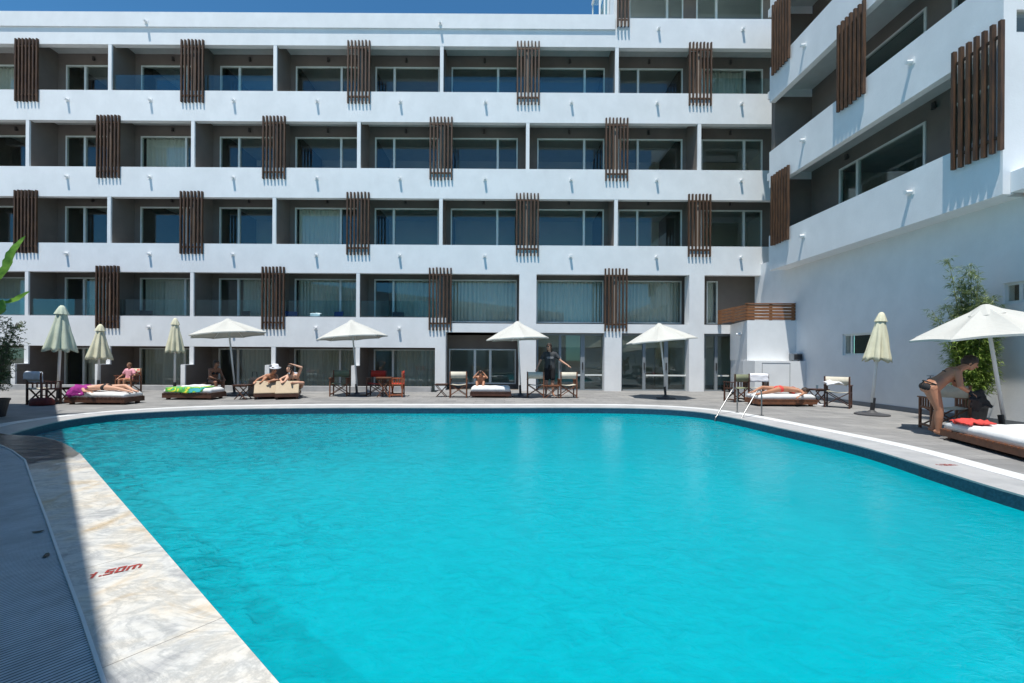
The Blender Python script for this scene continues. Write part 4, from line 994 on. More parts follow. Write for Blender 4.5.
tf(cloth('beach_towel', 'greentowel', [[(B2.x-.62, B2.y-.37, .24), (B2.x, B2.y-.39, .22), (B2.x+.45, B2.y-.38, .24)], [(B2.x-.65, B2.y-.32, .375), (B2.x, B2.y-.33, .38), (B2.x+.5, B2.y-.32, .375)], [(B2.x-.6, B2.y+.2, .385), (B2.x, B2.y+.15, .39), (B2.x+.5, B2.y+.2, .385)]], 'green, yellow and blue patterned towel spread over the white mattress', 'towel', wob=.02), B2, 0)
tf(cloth('beach_towel', 'towel', [[(B2.x-.35, B2.y-.1, .41), (B2.x+.3, B2.y-.12, .41)], [(B2.x-.3, B2.y+.3, .42), (B2.x+.3, B2.y+.3, .41)]], 'white towel lying on top of the green patterned towel', 'towel', wob=.03, thick=.05), B2, 0)
cloth('swim_cloth', 'redcloth', [[(7.24, 6.55, .335), (7.38, 6.52, .35), (7.62, 6.50, .35)], [(7.28, 6.78, .34), (7.48, 6.74, .37), (7.70, 6.7, .35)], [(7.40, 6.98, .325), (7.54, 6.95, .35), (7.76, 6.9, .335)]], 'crumpled red cloth on the corner of the daybed by the bending woman', 'cloth', wob=.05, thick=.02)
tf(cloth('pareo', 'purple', [[(B1.x-.76, B1.y-.33, .26), (B1.x-.58, B1.y-.36, .20), (B1.x-.30, B1.y-.33, .28)], [(B1.x-.74, B1.y-.22, .42), (B1.x-.56, B1.y-.24, .52), (B1.x-.32, B1.y-.22, .46)], [(B1.x-.70, B1.y+.1, .40), (B1.x-.54, B1.y+.1, .49), (B1.x-.34, B1.y+.1, .43)]], 'magenta cloth bunched at the head of the left daybed', 'cloth', wob=.06, thick=.02), B1, 0)

# beige double lounger
def lounger(label, loc):
    t = thing('sun_lounger', label, 'sun lounger', loc, 0, 'pair of beige sun loungers seen from behind')
    mb = MB(); mb.box(-.34, .34, -.62, 1.25, .10, .16)
    for x in (-.30, .30):
        for y in (-.5, 1.1): mb.box(x-.03, x+.03, y-.03, y+.03, 0, .10)
    mb.build('frame', 'darkteak', t)
    q = Matrix.Rotation(math.radians(-48), 3, 'X')
    mb = MB(); mb.obox((0, -.38, .36), .66, .80, .09, Matrix.Rotation(math.radians(-33), 3, 'X')); mb.build('backrest', 'beigecush', t, bevel=.03)
    mb = MB(); mb.box(-.33, .33, -.02, 1.22, .17, .27); mb.build('seat_cushion', 'beigecush', t, bevel=.03)
    return t
# backrest rises toward the camera, so the beige backs face the pool
def lounger(label, loc):
    t = thing('sun_lounger', label, 'sun lounger', loc, 0, 'pair of beige sun loungers seen from behind')
    mb = MB(); mb.box(-.34, .34, -.30, 1.45, .09, .15)
    for x in (-.30, .30):
        for y in (-.2, 1.3): mb.box(x-.03, x+.03, y-.03, y+.03, 0, .09)
    mb.build('frame', 'darkteak', t)
    mb = MB(); a = math.radians(62); mb.obox((0, -.16, .37), .67, .50, .09, Matrix.Rotation(a, 3, 'X')); mb.build('backrest', 'beigecush', t, bevel=.03)
    mb = MB(); mb.box(-.33, .33, .02, 1.42, .155, .26); mb.build('seat_cushion', 'beigecush', t, bevel=.03)
    return t
def lounger(label, loc, rz):
    t = thing('sun_lounger', label, 'sun lounger', loc, rz, 'pair of beige sun loungers with raised ends')
    mb = MB(); mb.box(-.33, .33, -.30, 1.2, .08, .15)
    for x in (-.28, .28):
        for y in (-.2, 1.05): mb.box(x-.03, x+.03, y-.03, y+.03, 0, .08)
    mb.build('frame', 'darkteak', t)
    mb = MB(); mb.obox((0, -.05, .345), .66, .50, .10, Matrix.Rotation(math.radians(48), 3, 'X')); mb.build('raised_end', 'beigecush', t, bevel=.03)
    mb = MB(); mb.box(-.33, .33, .14, 1.17, .155, .27); mb.build('cushion', 'beigecush', t, bevel=.03)
    return t
LA = gp(266.5, 13.2); LB = gp(287.5, 13.2)
lounger('beige sun lounger on the left of the pair, under the crouched sunbather', LA, .45)
lounger('beige sun lounger on the right of the pair, under the sunbather with one arm raised', LB, .40)

def small_table(label, loc, w, d, h, m='teak', rz=0, name='side_table'):
    t = thing(name, label, 'table', loc, rz)
    mb = MB(); n = 5
    for k in range(n): mb.box(-w/2+w*k/n+.004, -w/2+w*(k+1)/n-.004, -d/2, d/2, h-.022, h)
    mb.box(-w/2+.02, w/2-.02, -d/2+.03, -d/2+.05, h-.06, h-.0225); mb.box(-w/2+.02, w/2-.02, d/2-.05, d/2-.03, h-.06, h-.0225)
    mb.build('tabletop', m, t)
    for sy in (-1, 1):
        for s in (-1, 1):
            mb = MB(); y = sy*(d/2-.06)+s*.012; mb.bar((-s*(w/2-.04), y, 0), (s*(w/2-.04), y, h-.06), .032, .02); mb.build('leg', m, t)
    return t
small_table('small wooden table between the two red chairs', gp(384.5, 13.9), .50, .40, .66)
small_table('low wooden stool left of the cream chair', gp(441.5, 14.1), .42, .36, .44, 'darkteak', 0, 'stool')
small_table('wooden folding table between the two chairs by the standing man', gp(551.5, 14.0), .52, .40, .42)
small_table('small dark side table between the seated woman and the beige loungers', gp(243, 13.0), .46, .40, .45, 'darkteak')
small_table('small dark table beyond the foot of the daybed with the sunbather in red', gp(818, 12.6), .42, .40, .45, 'darkteak')
small_table('olive folding stool between the closed umbrellas and the blue towel chair', gp(67, 11.9), .34, .30, .42, 'darkteak', .3, 'stool')
# glasses on the small tables
def tumbler(label, p):
    mb = MB(); mb.lathe([(.028, 0), (.034, .11), (.030, .11), (.025, .01)], 14); o = mb.build('drinking_glass', 'glassware', None, loc=p, smooth=True); tag(o, label, 'glass')
q_ = gp(240, 13.0); tumbler('clear glass on the left of the dark side table by the seated woman', (q_.x, q_.y, .451))
q_ = gp(245.5, 13.0); tumbler('clear glass on the right of the dark side table by the seated woman', (q_.x, q_.y, .451))
q_ = gp(817, 12.6); tumbler('clear glass on the dark table near the sunbather in red', (q_.x, q_.y, .451))
# bags, sandals
def bag(label, loc, m, w=.34, d=.2, h=.28, rz=0):
    t = thing('beach_bag', label, 'bag', loc, rz)
    mb = MB(); n = 18; rows = []
    for i in range(7):
        f = i/6; s = 1+.18*math.sin(math.pi*f*.9)-.25*f
        rows.append([mb.bm.verts.new((w/2*s*math.copysign(abs(math.cos(2*PI*k/n))**.6, math.cos(2*PI*k/n)), d/2*(s-.1*f)*math.copysign(abs(math.sin(2*PI*k/n))**.6, math.sin(2*PI*k/n)), h*f+.02*noise.noise(Vector((k, i, w*9))))) for k in range(n)])
    for a, b in zip(rows, rows[1:]):
        for k in range(n): mb.bm.faces.new((a[k], a[(k+1) % n], b[(k+1) % n], b[k]))
    mb.bm.faces.new(rows[0][::-1]); mb.bm.faces.new(rows[-1]); mb.build('body', m, t, smooth=True)
    mb = MB(); mb.tube([(-w*.25, 0, h*.9), (-w*.2, 0, h*1.3), (w*.2, 0, h*1.3), (w*.25, 0, h*.9)], .012, 6); mb.build('handle', m, t)
    return t
bag('dark red bag on the paving beneath the towel-draped chair', gp(42, 11.1), 'bag', .50, .30, .20)
bag('black bag behind the crouched sunbather on the beige lounger', gp(254.5, 13.9), 'black', .35, .25, .62)
def shoes(label, loc, rz, m):
    t = thing('sandals', label, 'sandals', loc, rz)
    for s in (-1, 1):
        mb = MB(); mb.poly([(s*.06+x, y) for x, y in ((-.03, -.12), (.03, -.12), (.045, .02), (.035, .12), (-.03, .13), (-.04, 0))], .0, .022); mb.tube([(s*.06-.038, .02, .015), (s*.06-.02, .03, .05), (s*.06+.02, .03, .05), (s*.06+.04, .02, .015)], .009, 6); mb.build('sandal', m, t)
shoes('dark sandals on the paving by the corner of the right daybed', G(956, 441), .6, 'rubber')
shoes('white sandals on the paving at the end of the daybed with the sunbather in red', G(819, 405), 1.2, 'towel')
shoes('dark sandals on the paving in front of the small dark side table', G(245, 399.5), 1.4, 'rubber')
mb = MB(); p = W(293, 380, 14.0); mb.obox((0, 0, 0), .34, .10, .36, Matrix.Rotation(-.25, 3, 'X')); o = mb.build('cushion', 'bluetowel', None, loc=(p.x, 13.95, .62), bevel=.03); tag(o, 'pale blue and white cushion propped behind the sunbather with the raised arm', 'cushion')

# pool ladder
lad = thing('pool_ladder', 'steel pool ladder with two curved handrails at the edge of the pool', 'ladder', (5.63, 10.02, 0), .49)
for y in (-.30, .30):
    mb = MB(); pts = []
    X = lambda x: x-5.6
    base = [(5.93, 0), (5.93, .30), (5.925, .48), (5.90, .57), (5.83, .61), (5.73, .57), (5.52, .36), (5.30, .14), (5.16, -.02), (5.08, -.14), (5.06, -.7)]
    mb.tube([(X(a), y, b) for a, b in catmull([(a, b) for a, b in base], 4) and [(v.x, v.y) for v in catmull(base, 4)]], .015, 10)
    mb.build('handrail', 'steel', lad, smooth=True)
    mb = MB(); mb.lathe([(.05, 0.001), (.05, .012), (.02, .02)], 14, (.33, y, 0)); mb.build('floor_flange', 'steel', lad)
for z in (-.2, -.45, -.68):
    mb = MB(); mb.box(-.60, -.50, -.30, .30, z-.012, z+.012); mb.build('tread', 'steel', lad)

# ------------------------------------------------------------------ plants
def leaf(mb, p, d, up, l, w):
    d = d.normalized(); s = d.cross(up).normalized(); nrm = s.cross(d)
    a = mb.bm.verts.new(p); b = mb.bm.verts.new(p+d*l*.4+s*w/2); c = mb.bm.verts.new(p+d*l+nrm*(-l*.12)); e = mb.bm.verts.new(p+d*l*.4-s*w/2)
    mb.bm.faces.new((a, b, c, e))
def rnd(): return Vector((random.uniform(-1, 1), random.uniform(-1, 1), random.uniform(-1, 1)))
bam = thing('potted_bamboo', 'tall bamboo in a black pot against the wing wall behind the bending woman', 'plant', (9.75, 8.75, 0))
mb = MB(); mb.lathe([(.17, 0), (.22, .36), (.235, .37), (.235, .40), (.205, .40), (.20, .34), (.02, .34)], 24); mb.build('pot', 'pot', bam)
mb = MB(); lf = MB(); lp = MB()
for k in range(42):
    a = random.uniform(0, 2*PI); r = random.uniform(0, .13); lean = random.uniform(.08, .55); h = random.uniform(1.3, 2.4) if k > 5 else random.uniform(2.6, 3.15)
    if k <= 5: lean = random.uniform(.0, .30); a = PI+random.uniform(-.9, .9)
    b0 = Vector((r*math.cos(a), r*math.sin(a), .34)); d2 = Vector((math.cos(a), math.sin(a), 0))
    pts = [b0+d2*lean*(t**1.8)*1.1*h/2.4+Vector((0, 0, (h)*t)) for t in [i/7 for i in range(8)]]
    for p in pts: p.x = min(p.x, .42)
    mb.tube(pts, [.013-.0013*i for i in range(8)], 6)
    for i in range(int((125 if k > 5 else 95)*h/2.2)):
        t = random.uniform(.22, 1.0) ; f = t*7; j = min(int(f), 6); p = pts[j].lerp(pts[j+1], f-j)
        od = Vector((math.cos(random.uniform(0, 2*PI)), math.sin(random.uniform(0, 2*PI)), random.uniform(-.1, .5))).normalized()
        L_ = random.uniform(.06, .34)*(1.15-t*.75); e = p+od*L_
        if e.x > .5: e.x = .5
        for q in range(5):
            dd = (od+rnd()*.8+Vector((0, 0, -.35))).normalized(); pp = p.lerp(e, random.uniform(.3, 1)); pp.x = min(pp.x, .5)
            leaf(lp if t*h > 1.55 else lf, pp, dd, Vector((0, 0, 1)), random.uniform(.07, .15), random.uniform(.012, .021))
mb.build('stem', 'stem', bam); lf.build('foliage', 'bamboo', bam, recalc=False); lp.build('upper_foliage', 'bamboo_pale', bam, recalc=False)
shr = thing('potted_shrub', 'small-leaved shrub in a black pot at the left edge of the paving', 'plant', (-11.0, 9.0, 0))
mb = MB(); mb.lathe([(.20, 0), (.26, .34), (.275, .35), (.275, .39), (.245, .39), (.24, .33), (.02, .33)], 24); mb.build('pot', 'pot', shr)
mb = MB(); lf = MB()
for k in range(18):
    a = random.uniform(0, 2*PI); lean = random.uniform(.1, .42); h = random.uniform(1.0, 1.95); d2 = Vector((math.cos(a), math.sin(a), 0))
    pts = [d2*(.05+lean*(i/6)**1.3)+Vector((0, 0, .33+h*i/6))+rnd()*.02 for i in range(7)]
    mb.tube(pts, [.014-.0018*i for i in range(7)], 6)
    for i in range(int(26*h)):
        t = random.uniform(.2, 1); f = t*6; j = min(int(f), 5); p = pts[j].lerp(pts[j+1], f-j)
        tw = (d2*.4+rnd()).normalized()*random.uniform(.08, .24); mb.tube([p, p+tw], [.004, .002], 4)
        for q in range(11):
            pp = p+tw*random.uniform(.2, 1.1); leaf(lf, pp, rnd(), rnd().normalized(), random.uniform(.03, .06), random.uniform(.014, .024))
mb.build('stem', 'bark', shr); lf.build('foliage', 'olive_leaf', shr, recalc=False)
ban = thing('banana_plant', 'broad-leaved banana plant reaching in at the left edge', 'plant', (-10.85, 8.6, 0))
mb = MB(); mb.tube([(0,0,0), (.02,0,1.0), (.0,0,2.1), (.02,0,2.5)], [.11,.09,.07,.05], 12); mb.build('trunk', 'stem', ban, smooth=True)
def banleaf(pts, w):
    mb = MB(); pts = [Vector((p[0], p[1], p[2])) for p in pts]; n = 26; L = []
    for i in range(n+1):
        f = i/n*(len(pts)-1); j = min(int(f), len(pts)-2); L.append(pts[j].lerp(pts[j+1], f-j))
    for _ in range(3): L = [L[0]]+[(L[i-1]+L[i]*2+L[i+1])/4 for i in range(1, n)]+[L[-1]]
    prev = None
    for i, p in enumerate(L):
        t = i/n; d = (L[min(i+1, n)]-L[max(i-1, 0)]).normalized(); s = d.cross(Vector((0, 0, 1))).normalized(); up = s.cross(d)
        ww = w*max(0.02, math.sin(PI*min(1, max(0, (t-.12)/.88)))**.6)*(1+.12*math.sin(i*2.1)) if t > .12 else .012
        row = [mb.bm.verts.new(p+s*ww+up*ww*.35), mb.bm.verts.new(p), mb.bm.verts.new(p-s*ww+up*ww*.35)]
        if prev: [mb.bm.faces.new((prev[k], prev[k+1], row[k+1], row[k])) for k in (0, 1)]
        prev = row
    return mb.build('leaf', 'banana', ban, smooth=True)
banleaf([(0,0,2.3), (.30,.05,2.75), (.52,.1,3.1), (.62,.1,3.45), (.90,.1,3.80)], .085)
banleaf([(0,0,2.2), (.35,.05,2.35), (.65,.1,2.42), (1.0,.1,2.66)], .085)
banleaf([(0,0,2.3), (.35,-.1,2.6), (.55,-.15,2.85), (.60,-.2,3.15)], .10)
banleaf([(0,0,2.2), (.40,-.05,2.1), (.62,-.1,2.2), (.74,-.15,2.45)], .10)
banleaf([(0,0,2.4), (-.3,.1,3.0), (-.7,.2,3.3), (-1.1,.4,3.1)], .20)
banleaf([(0,0,2.4), (-.1,-.3,3.0), (-.2,-.7,3.3), (-.3,-1.0,3.1)], .20)

for lab_, px_, a_ in (('small dark fallen leaf on the drain grating, the upper of two', (38, 532), .6), ('small dark fallen leaf on the drain grating, the lower of two', (46, 556), 2.2)):
    p = G(*px_); mb = MB(); pts_ = [(.035*math.cos(t)*1.0, .016*math.sin(t)*(1+.2*math.cos(t)), .004+.006*math.cos(t*2)) for t in [i*2*PI/14 for i in range(14)]]
    c_ = mb.bm.verts.new((0, 0, .010)); vv = [mb.bm.verts.new(q) for q in pts_]
    for i in range(14): mb.bm.faces.new((c_, vv[i], vv[(i+1) % 14]))
    o = mb.build('fallen_leaf', 'bark', None, loc=(p.x, p.y, .0)); o.rotation_euler.z = a_; tag(o, lab_, 'leaf')
# ------------------------------------------------------------------ people
def remeshed(mb, name, m, vox, parent=None, loc=None, smooth_it=4):
    me = bpy.data.meshes.new('tmp'); bmesh.ops.recalc_face_normals(mb.bm, faces=mb.bm.faces); mb.bm.to_mesh(me); mb.bm.free()
    o = bpy.data.objects.new('tmp', me); COL.objects.link(o)
    r = o.modifiers.new('r', 'REMESH'); r.mode = 'VOXEL'; r.voxel_size = vox
    s = o.modifiers.new('s', 'SMOOTH'); s.iterations = smooth_it; s.factor = .5
    dg = bpy.context.evaluated_depsgraph_get(); me2 = bpy.data.meshes.new_from_object(o.evaluated_get(dg))
    bpy.data.objects.remove(o); bpy.data.meshes.remove(me); me2.name = name; me2.materials.clear(); me2.materials.append(M[m])
    for p in me2.polygons: p.use_smooth = True
    ob = bpy.data.objects.new(name, me2); COL.objects.link(ob)
    if loc is not None: ob.location = loc
    if parent: ob.parent = parent
    return ob
def basis(f, up=Vector((0, 0, 1))):
    f = Vector(f).normalized(); s = f.cross(up).normalized() if abs(f.dot(up)) < .98 else Vector((1, 0, 0)); u = s.cross(f)
    return Matrix((s, -f, u)).transposed()       # columns: x=side, y=back, z=up
def person(label, loc, J, face, headup=(0,0,1), skin='skin', hair='hair', vox=.011, scale=1.0, long_hair=False, clothes=(), curl=.5, group=None, bulk=1.0, fingers=True, extras=None):
    """J: joint -> local position. The body is grown as one surface; garments follow the same joints."""
    J = {k: Vector(v)*scale for k, v in J.items()}; b = bulk*scale; mb = MB()
    def cap(a, c, ra, rc): mb.capsule(a, c, ra*b, rc*b, 12)
    neck, pel = J['neck'], J['pelvis']; sL, sR, hL, hR = J['shL'], J['shR'], J['hipL'], J['hipR']
    cen = (sL+sR)/2; side = (sR-sL).normalized()
    wst = cen.lerp(pel, .62); ins = .045*scale
    if 'belly' in J: wst = J['belly']
    for s, sh, hp2 in ((1, sL, hL), (-1, sR, hR)):
        i1 = sh+side*s*ins*1.6; w1 = wst+side*(-s)*.055*scale; h1 = hp2
        cap(i1+(wst-cen)*.12, w1, .085, .085); cap(w1, h1, .085, .095)
    cap(cen+(wst-cen)*.2, wst, .10, .095); cap(wst, pel, .095, .11); cap(sL+side*ins, sR-side*ins, .062, .062)
    cap(cen, neck, .06, .050); hd = J['head']; cap(neck, hd, .052, .052)
    HB = basis(face, Vector(headup)); k = scale
    mb.ell(hd, .073*k, .090*k, .112*k, HB, 16, 12); mb.ell(hd+HB@Vector((0, -.045, -.055))*k, .050*k, .048*k, .055*k, HB)
    mb.capsule(hd+HB@Vector((0, -.088, .012))*k, hd+HB@Vector((0, -.108, -.018))*k, .009*k, .014*k, 8)
    for s in (-1, 1): mb.ell(hd+HB@Vector((s*.074, .008, -.008))*k, .012*k, .020*k, .032*k, HB)
    for s in 'LR':
        sh, el, ha = J['sh'+s], J['el'+s], J['ha'+s]; cap(sh, el, .050, .038); cap(el, ha, .038, .025)
        d = (ha-el).normalized(); pl = J.get('palm'+s)
        pd = pl.normalized() if pl is not None else Vector((0, 0, -1))
        if abs(pd.dot(d)) > .9: pd = Vector((0, 1, 0))
        sd_ = d.cross(pd).normalized(); pd = sd_.cross(d).normalized()
        HM = Matrix((sd_, pd, d)).transposed()
        mb.ell(ha+d*.045*k, .040*k, .016*k, .052*k, HM)
        if fingers:
            for q, (ox, ln) in enumerate(((-.030, .062), (-.010, .074), (.011, .070), (.030, .055))):
                p0 = ha+HM@Vector((ox, 0, .078))*k; c1 = curl*.7; p1 = p0+HM@Vector((ox*.15, math.sin(c1)*ln*.5, math.cos(c1)*ln*.5))*k; p2 = p1+HM@Vector((0, math.sin(c1*2.2)*ln*.5, math.cos(c1*2.2)*ln*.5))*k
                mb.capsule(p0, p1, .009*k, .0085*k, 8); mb.capsule(p1, p2, .0085*k, .007*k, 8)
            th = 1 if s == 'L' else -1; p0 = ha+HM@Vector((th*.030, .005, .020))*k; p1 = ha+HM@Vector((th*.058, .012, .055))*k; mb.capsule(p0, p1, .012*k, .010*k, 8); mb.capsule(p1, p1+HM@Vector((th*.004, .012, .030))*k, .010*k, .008*k, 8)
        hi, kn, an, to = J['hip'+s], J['kn'+s], J['an'+s], J['to'+s]
        cap(hi, hi.lerp(kn, .45), .092, .078); cap(hi.lerp(kn, .45), kn, .078, .055); cap(kn, kn.lerp(an, .35), .055, .053); cap(kn.lerp(an, .35), an, .053, .033)
        cap(an, to, .036, .024); bk = an-(to-an).normalized()*.035*k; mb.ell(bk+(J['to'+s]-an)*0, .032*k, .032*k, .034*k)
    if extras: extras(mb, J, k)
    body = remeshed(mb, 'person', skin, vox, None, loc); tag(body, label, 'person', group)
    # hair
    h = MB(); h.ell(hd+HB@Vector((0, .020, .022))*k, .088*k, .106*k, .116*k, HB, 16, 12)
    if long_hair:
        h.capsule(hd+HB@Vector((0, .07, -.02))*k, hd+HB@Vector((0, .085, -.17))*k, .062*k, .035*k, 10)
        for s in (-1, 1): h.capsule(hd+HB@Vector((s*.066, .03, .0))*k, hd+HB@Vector((s*.075, .04, -.15))*k, .028*k, .02*k, 8)
    else: h.ell(hd+HB@Vector((0, .085, .06))*k, .04*k, .04*k, .04*k, HB)
    # keep the face free: the hair volume stays behind the brow
    bmesh.ops.recalc_face_normals(h.bm, faces=h.bm.faces)
    for v in h.bm.verts:
        l = HB.inverted()@(v.co-hd)/k
        if l.y < -.045 and l.z < .05: v.co = hd+HB@(Vector((l.x*.9, -.045+.3*(l.y+.045)*0, max(l.z, -.02))))*k
    ho = h.build('hair', hair, body, smooth=True)
    e = MB()
    for s in (-1, 1): e.ell(hd+HB@Vector((s*.030, -.083, .012))*k, .012*k, .008*k, .008*k, HB, 10, 6)
    e.build('eyes', 'eye', body, smooth=True)
    e = MB(); e.ell(hd+HB@Vector((0, -.089, -.050))*k, .022*k, .008*k, .008*k, HB, 10, 6); e.build('mouth', 'lip', body, smooth=True)
    e = MB()
    for s in (-1, 1): e.bar(hd+HB@Vector((s*.014, -.089, .034))*k, hd+HB@Vector((s*.045, -.082, .034))*k, .006*k, .006*k)
    e.build('eyebrows', hair, body)
    for nm, mm, fn in clothes:
        c = MB(); fn(c, J, k, b, wst, cen, side, HB); remeshed(c, nm, mm, max(.009, vox*.9), body, None, 3)
    return body
EP = .014
def briefs(c, J, k, b, wst, cen, side, HB):
    pel = J['pelvis']; up = (wst-pel).normalized()
    for s, hp2 in ((1, J['hipL']), (-1, J['hipR'])):
        c.capsule(hp2+up*.035*k, hp2-up*.0*k, (.098)*b, (.100)*b, 12)
    c.capsule(pel+up*.03*k, pel-up*.05*k, .118*b, .095*b, 12)
def shorts(c, J, k, b, wst, cen, side, HB):
    pel = J['pelvis']; up = (wst-pel).normalized()
    c.capsule(pel+up*.10*k, pel, .125*b, .128*b, 14)
    for s in 'LR':
        hi, kn = J['hip'+s], J['kn'+s]; c.capsule(hi+up*.06*k, hi, .105*b, .112*b, 12); c.capsule(hi, hi.lerp(kn, .72), .112*b, .100*b, 12)
def tee(c, J, k, b, wst, cen, side, HB):
    pel = J['pelvis']; ins = .045*k
    for s, sh, hp2 in ((1, J['shL'], J['hipL']), (-1, J['shR'], J['hipR'])):
        c.capsule(sh+side*s*ins*1.6+(wst-cen)*.12, wst-side*s*.07*k, .104*b, .104*b, 12); c.capsule(wst-side*s*.07*k, hp2+(wst-pel)*.25, .104*b, .108*b, 12)
    c.capsule(cen+(wst-cen)*.15, pel+(wst-pel)*.3, .115*b, .125*b, 14); c.capsule(J['shL']+side*ins, J['shR']-side*ins, .074*b, .074*b, 12)
    for s in 'LR':
        sh, el = J['sh'+s], J['el'+s]; c.capsule(sh, sh.lerp(el, .62), .066*b, .062*b, 12)
def bra(c, J, k, b, wst, cen, side, HB):
    ax = (wst-cen).normalized()
    fwd = side.cross(ax).normalized()
    if 'front' in J and fwd.dot(J['front']) < 0: fwd = -fwd
    p = cen+(wst-cen)*.42
    for s in (-1, 1):
        c.ell(p+side*s*.065*k+fwd*.085*k, .055*k, .055*k, .050*k)
    for i in range(20):
        a = 2*PI*i/20; a2 = 2*PI*(i+1)/20
        f = lambda t: p+side*math.cos(t)*.155*k+fwd*math.sin(t)*.108*k
        c.capsule(f(a), f(a2), .010*k, .010*k, 6)
    for s in (-1, 1): c.capsule(p+side*s*.07*k+fwd*.11*k, cen+side*s*.055*k-ax*.065*k+fwd*.02*k, .009*k, .009*k, 6); c.capsule(cen+side*s*.055*k-ax*.065*k+fwd*.02*k, p+side*s*.06*k-fwd*.105*k, .009*k, .009*k, 6)
bra = bra
# standing man behind the two chairs (faces the pool, head turned to the left, arms held out)
manJ = dict(head=(-.03,-.04,1.66), neck=(0,0,1.50), shL=(-.185,0,1.43), shR=(.185,0,1.43), elL=(-.33,-.02,1.17), elR=(.36,-.03,1.20), haL=(-.43,-.14,.96), haR=(.60,-.12,1.04),
            pelvis=(0,0,.95), hipL=(-.085,0,.90), hipR=(.085,0,.90), knL=(-.11,-.02,.50), knR=(.10,-.01,.50), anL=(-.12,.02,.08), anR=(.12,.02,.08), toL=(-.15,-.15,.03), toR=(.15,-.15,.03))
mp_ = gp(549.5, 14.62)
man = person('man in a charcoal T-shirt and black shorts standing with arms held out', mp_, manJ, (-.55,-.83,-.02), skin='skin2', hair='hair', long_hair=True, vox=.010, scale=1.03, curl=.3, clothes=(('t_shirt', 'tee', tee), ('shorts', 'black', shorts)))
def boxes(name, m, parent, bs):
    mb = MB(); [mb.box(*b_) for b_ in bs]; return mb.build(name, m, parent)
# pale lettering block on the shirt front (three short rows)
mb = MB(); 
for i in range(7): 
    x = -.115+i*.034; mb.box(x, x+.024, -.137, -.128, 1.335, 1.375 if i % 2 else 1.365)
for i in range(9): 
    x = -.10+i*.023; mb.box(x, x+.014, -.139, -.130, 1.300, 1.320)
mb.build('shirt_print', 'print', man)
hb = basis((-.55,-.83,-.02)); hd = Vector(manJ['head'])*1.03; mb = MB()
for s in (-1, 1): mb.ell(hd+hb@Vector((s*.034, -.096, .014)), .030, .010, .020, hb)
mb.bar(hd+hb@Vector((-.01, -.100, .02)), hd+hb@Vector((.01, -.100, .02)), .006); mb.bar(hd+hb@Vector((.064, -.09, .018)), hd+hb@Vector((.084, .0, .01)), .005); mb.bar(hd+hb@Vector((-.064, -.09, .018)), hd+hb@Vector((-.084, .0, .01)), .005)
mb.build('sunglasses', 'rubber', man)

# bending woman at right (profile, facing right)
wJ = dict(head=(.46,.08,1.29), neck=(.36,.05,1.21), shL=(.26,.19,1.15), shR=(.26,-.14,1.15), elL=(.32,.24,.91), elR=(.28,-.20,.90), haL=(.44,.14,.83), haR=(.40,-.14,.80), belly=(.11,.02,1.00),
          pelvis=(-.04,.01,.87), hipL=(-.04,.10,.85), hipR=(-.04,-.08,.84), knL=(.09,.13,.48), knR=(.05,-.09,.47), anL=(.02,.16,.09), anR=(.04,-.08,.08), toL=(.17,.14,.03), toR=(.19,-.11,.03), front=(.6,0,-.8),
          palmL=(0,0,-1), palmR=(0,0,-1))
def chestadd(mb, J, k):
    c_ = (J['shL']+J['shR'])/2; mb.ell(c_+Vector((.05, .06, -.14))*k, .055*k, .055*k, .06*k); mb.ell(c_+Vector((.05, -.06, -.14))*k, .055*k, .055*k, .06*k)
    for s in 'LR': mb.ell(J['hip'+s]+Vector((-.045, 0, -.005))*k, .085*k, .085*k, .09*k)
def wbriefs(c, J, k, b, wst, cen, side, HB):
    p = J['pelvis']
    for s in 'LR': c.ell(J['hip'+s]+Vector((-.047, 0, .012))*k, .096*k, .096*k, .080*k, Matrix.Rotation(.5, 3, 'Y'))
    c.ell(p+Vector((.0, 0, -.02))*k, .115*k, .12*k, .075*k)
    for i in range(18):
        a = 2*PI*i/18; a2 = 2*PI*(i+1)/18; f = lambda t: p+Vector((.01+.105*math.cos(t), .0+.175*math.sin(t), .055-.05*math.cos(t)))*k
        c.capsule(f(a), f(a2), .014*k, .014*k, 6)
def wbra(c, J, k, b, wst, cen, side, HB):
    c_ = cen
    for s in (-1, 1): c.ell(c_+Vector((.055, s*.06, -.145))*k, .060*k, .062*k, .062*k)
    ax = (wst-cen).normalized(); nrm = ax; u = Vector((0, 1, 0)); v = ax.cross(u).normalized(); p = cen+(wst-cen)*.36+Vector((-.005, 0, -.02))
    for i in range(20):
        a = 2*PI*i/20; a2 = 2*PI*(i+1)/20; f = lambda t: p+u*math.cos(t)*.158*k+v*math.sin(t)*.115*k
        c.capsule(f(a), f(a2), .012*k, .012*k, 6)
wom = person('woman in a black bikini bending over a wooden chair, black garment in her hands', (7.58, 7.42, 0), wJ, (.86,-.05,-.5), headup=(.5,0,.86), skin='skin', hair='hair', bulk=1.08, vox=.0075, clothes=(('bikini_top', 'black', wbra), ('bikini_bottom', 'black', wbriefs)), curl=.9, extras=chestadd)
wom.rotation_euler.z = -.6
wx, wy = 7.52, 7.42
tf(cloth('garment', 'black', [[(wx+.44, wy-.16, .80), (wx+.52, wy-.08, .83), (wx+.60, wy+.04, .84), (wx+.66, wy+.14, .80)], [(wx+.44, wy-.18, .68), (wx+.52, wy-.12, .70), (wx+.61, wy-.02, .70), (wx+.70, wy+.08, .66)], [(wx+.46, wy-.14, .54), (wx+.54, wy-.12, .50), (wx+.64, wy-.04, .56), (wx+.74, wy+.04, .54)]], 'black garment held over the chair by the bending woman', 'clothing', wob=.05, thick=.02), Vector((wx, wy, 0)), -.6)

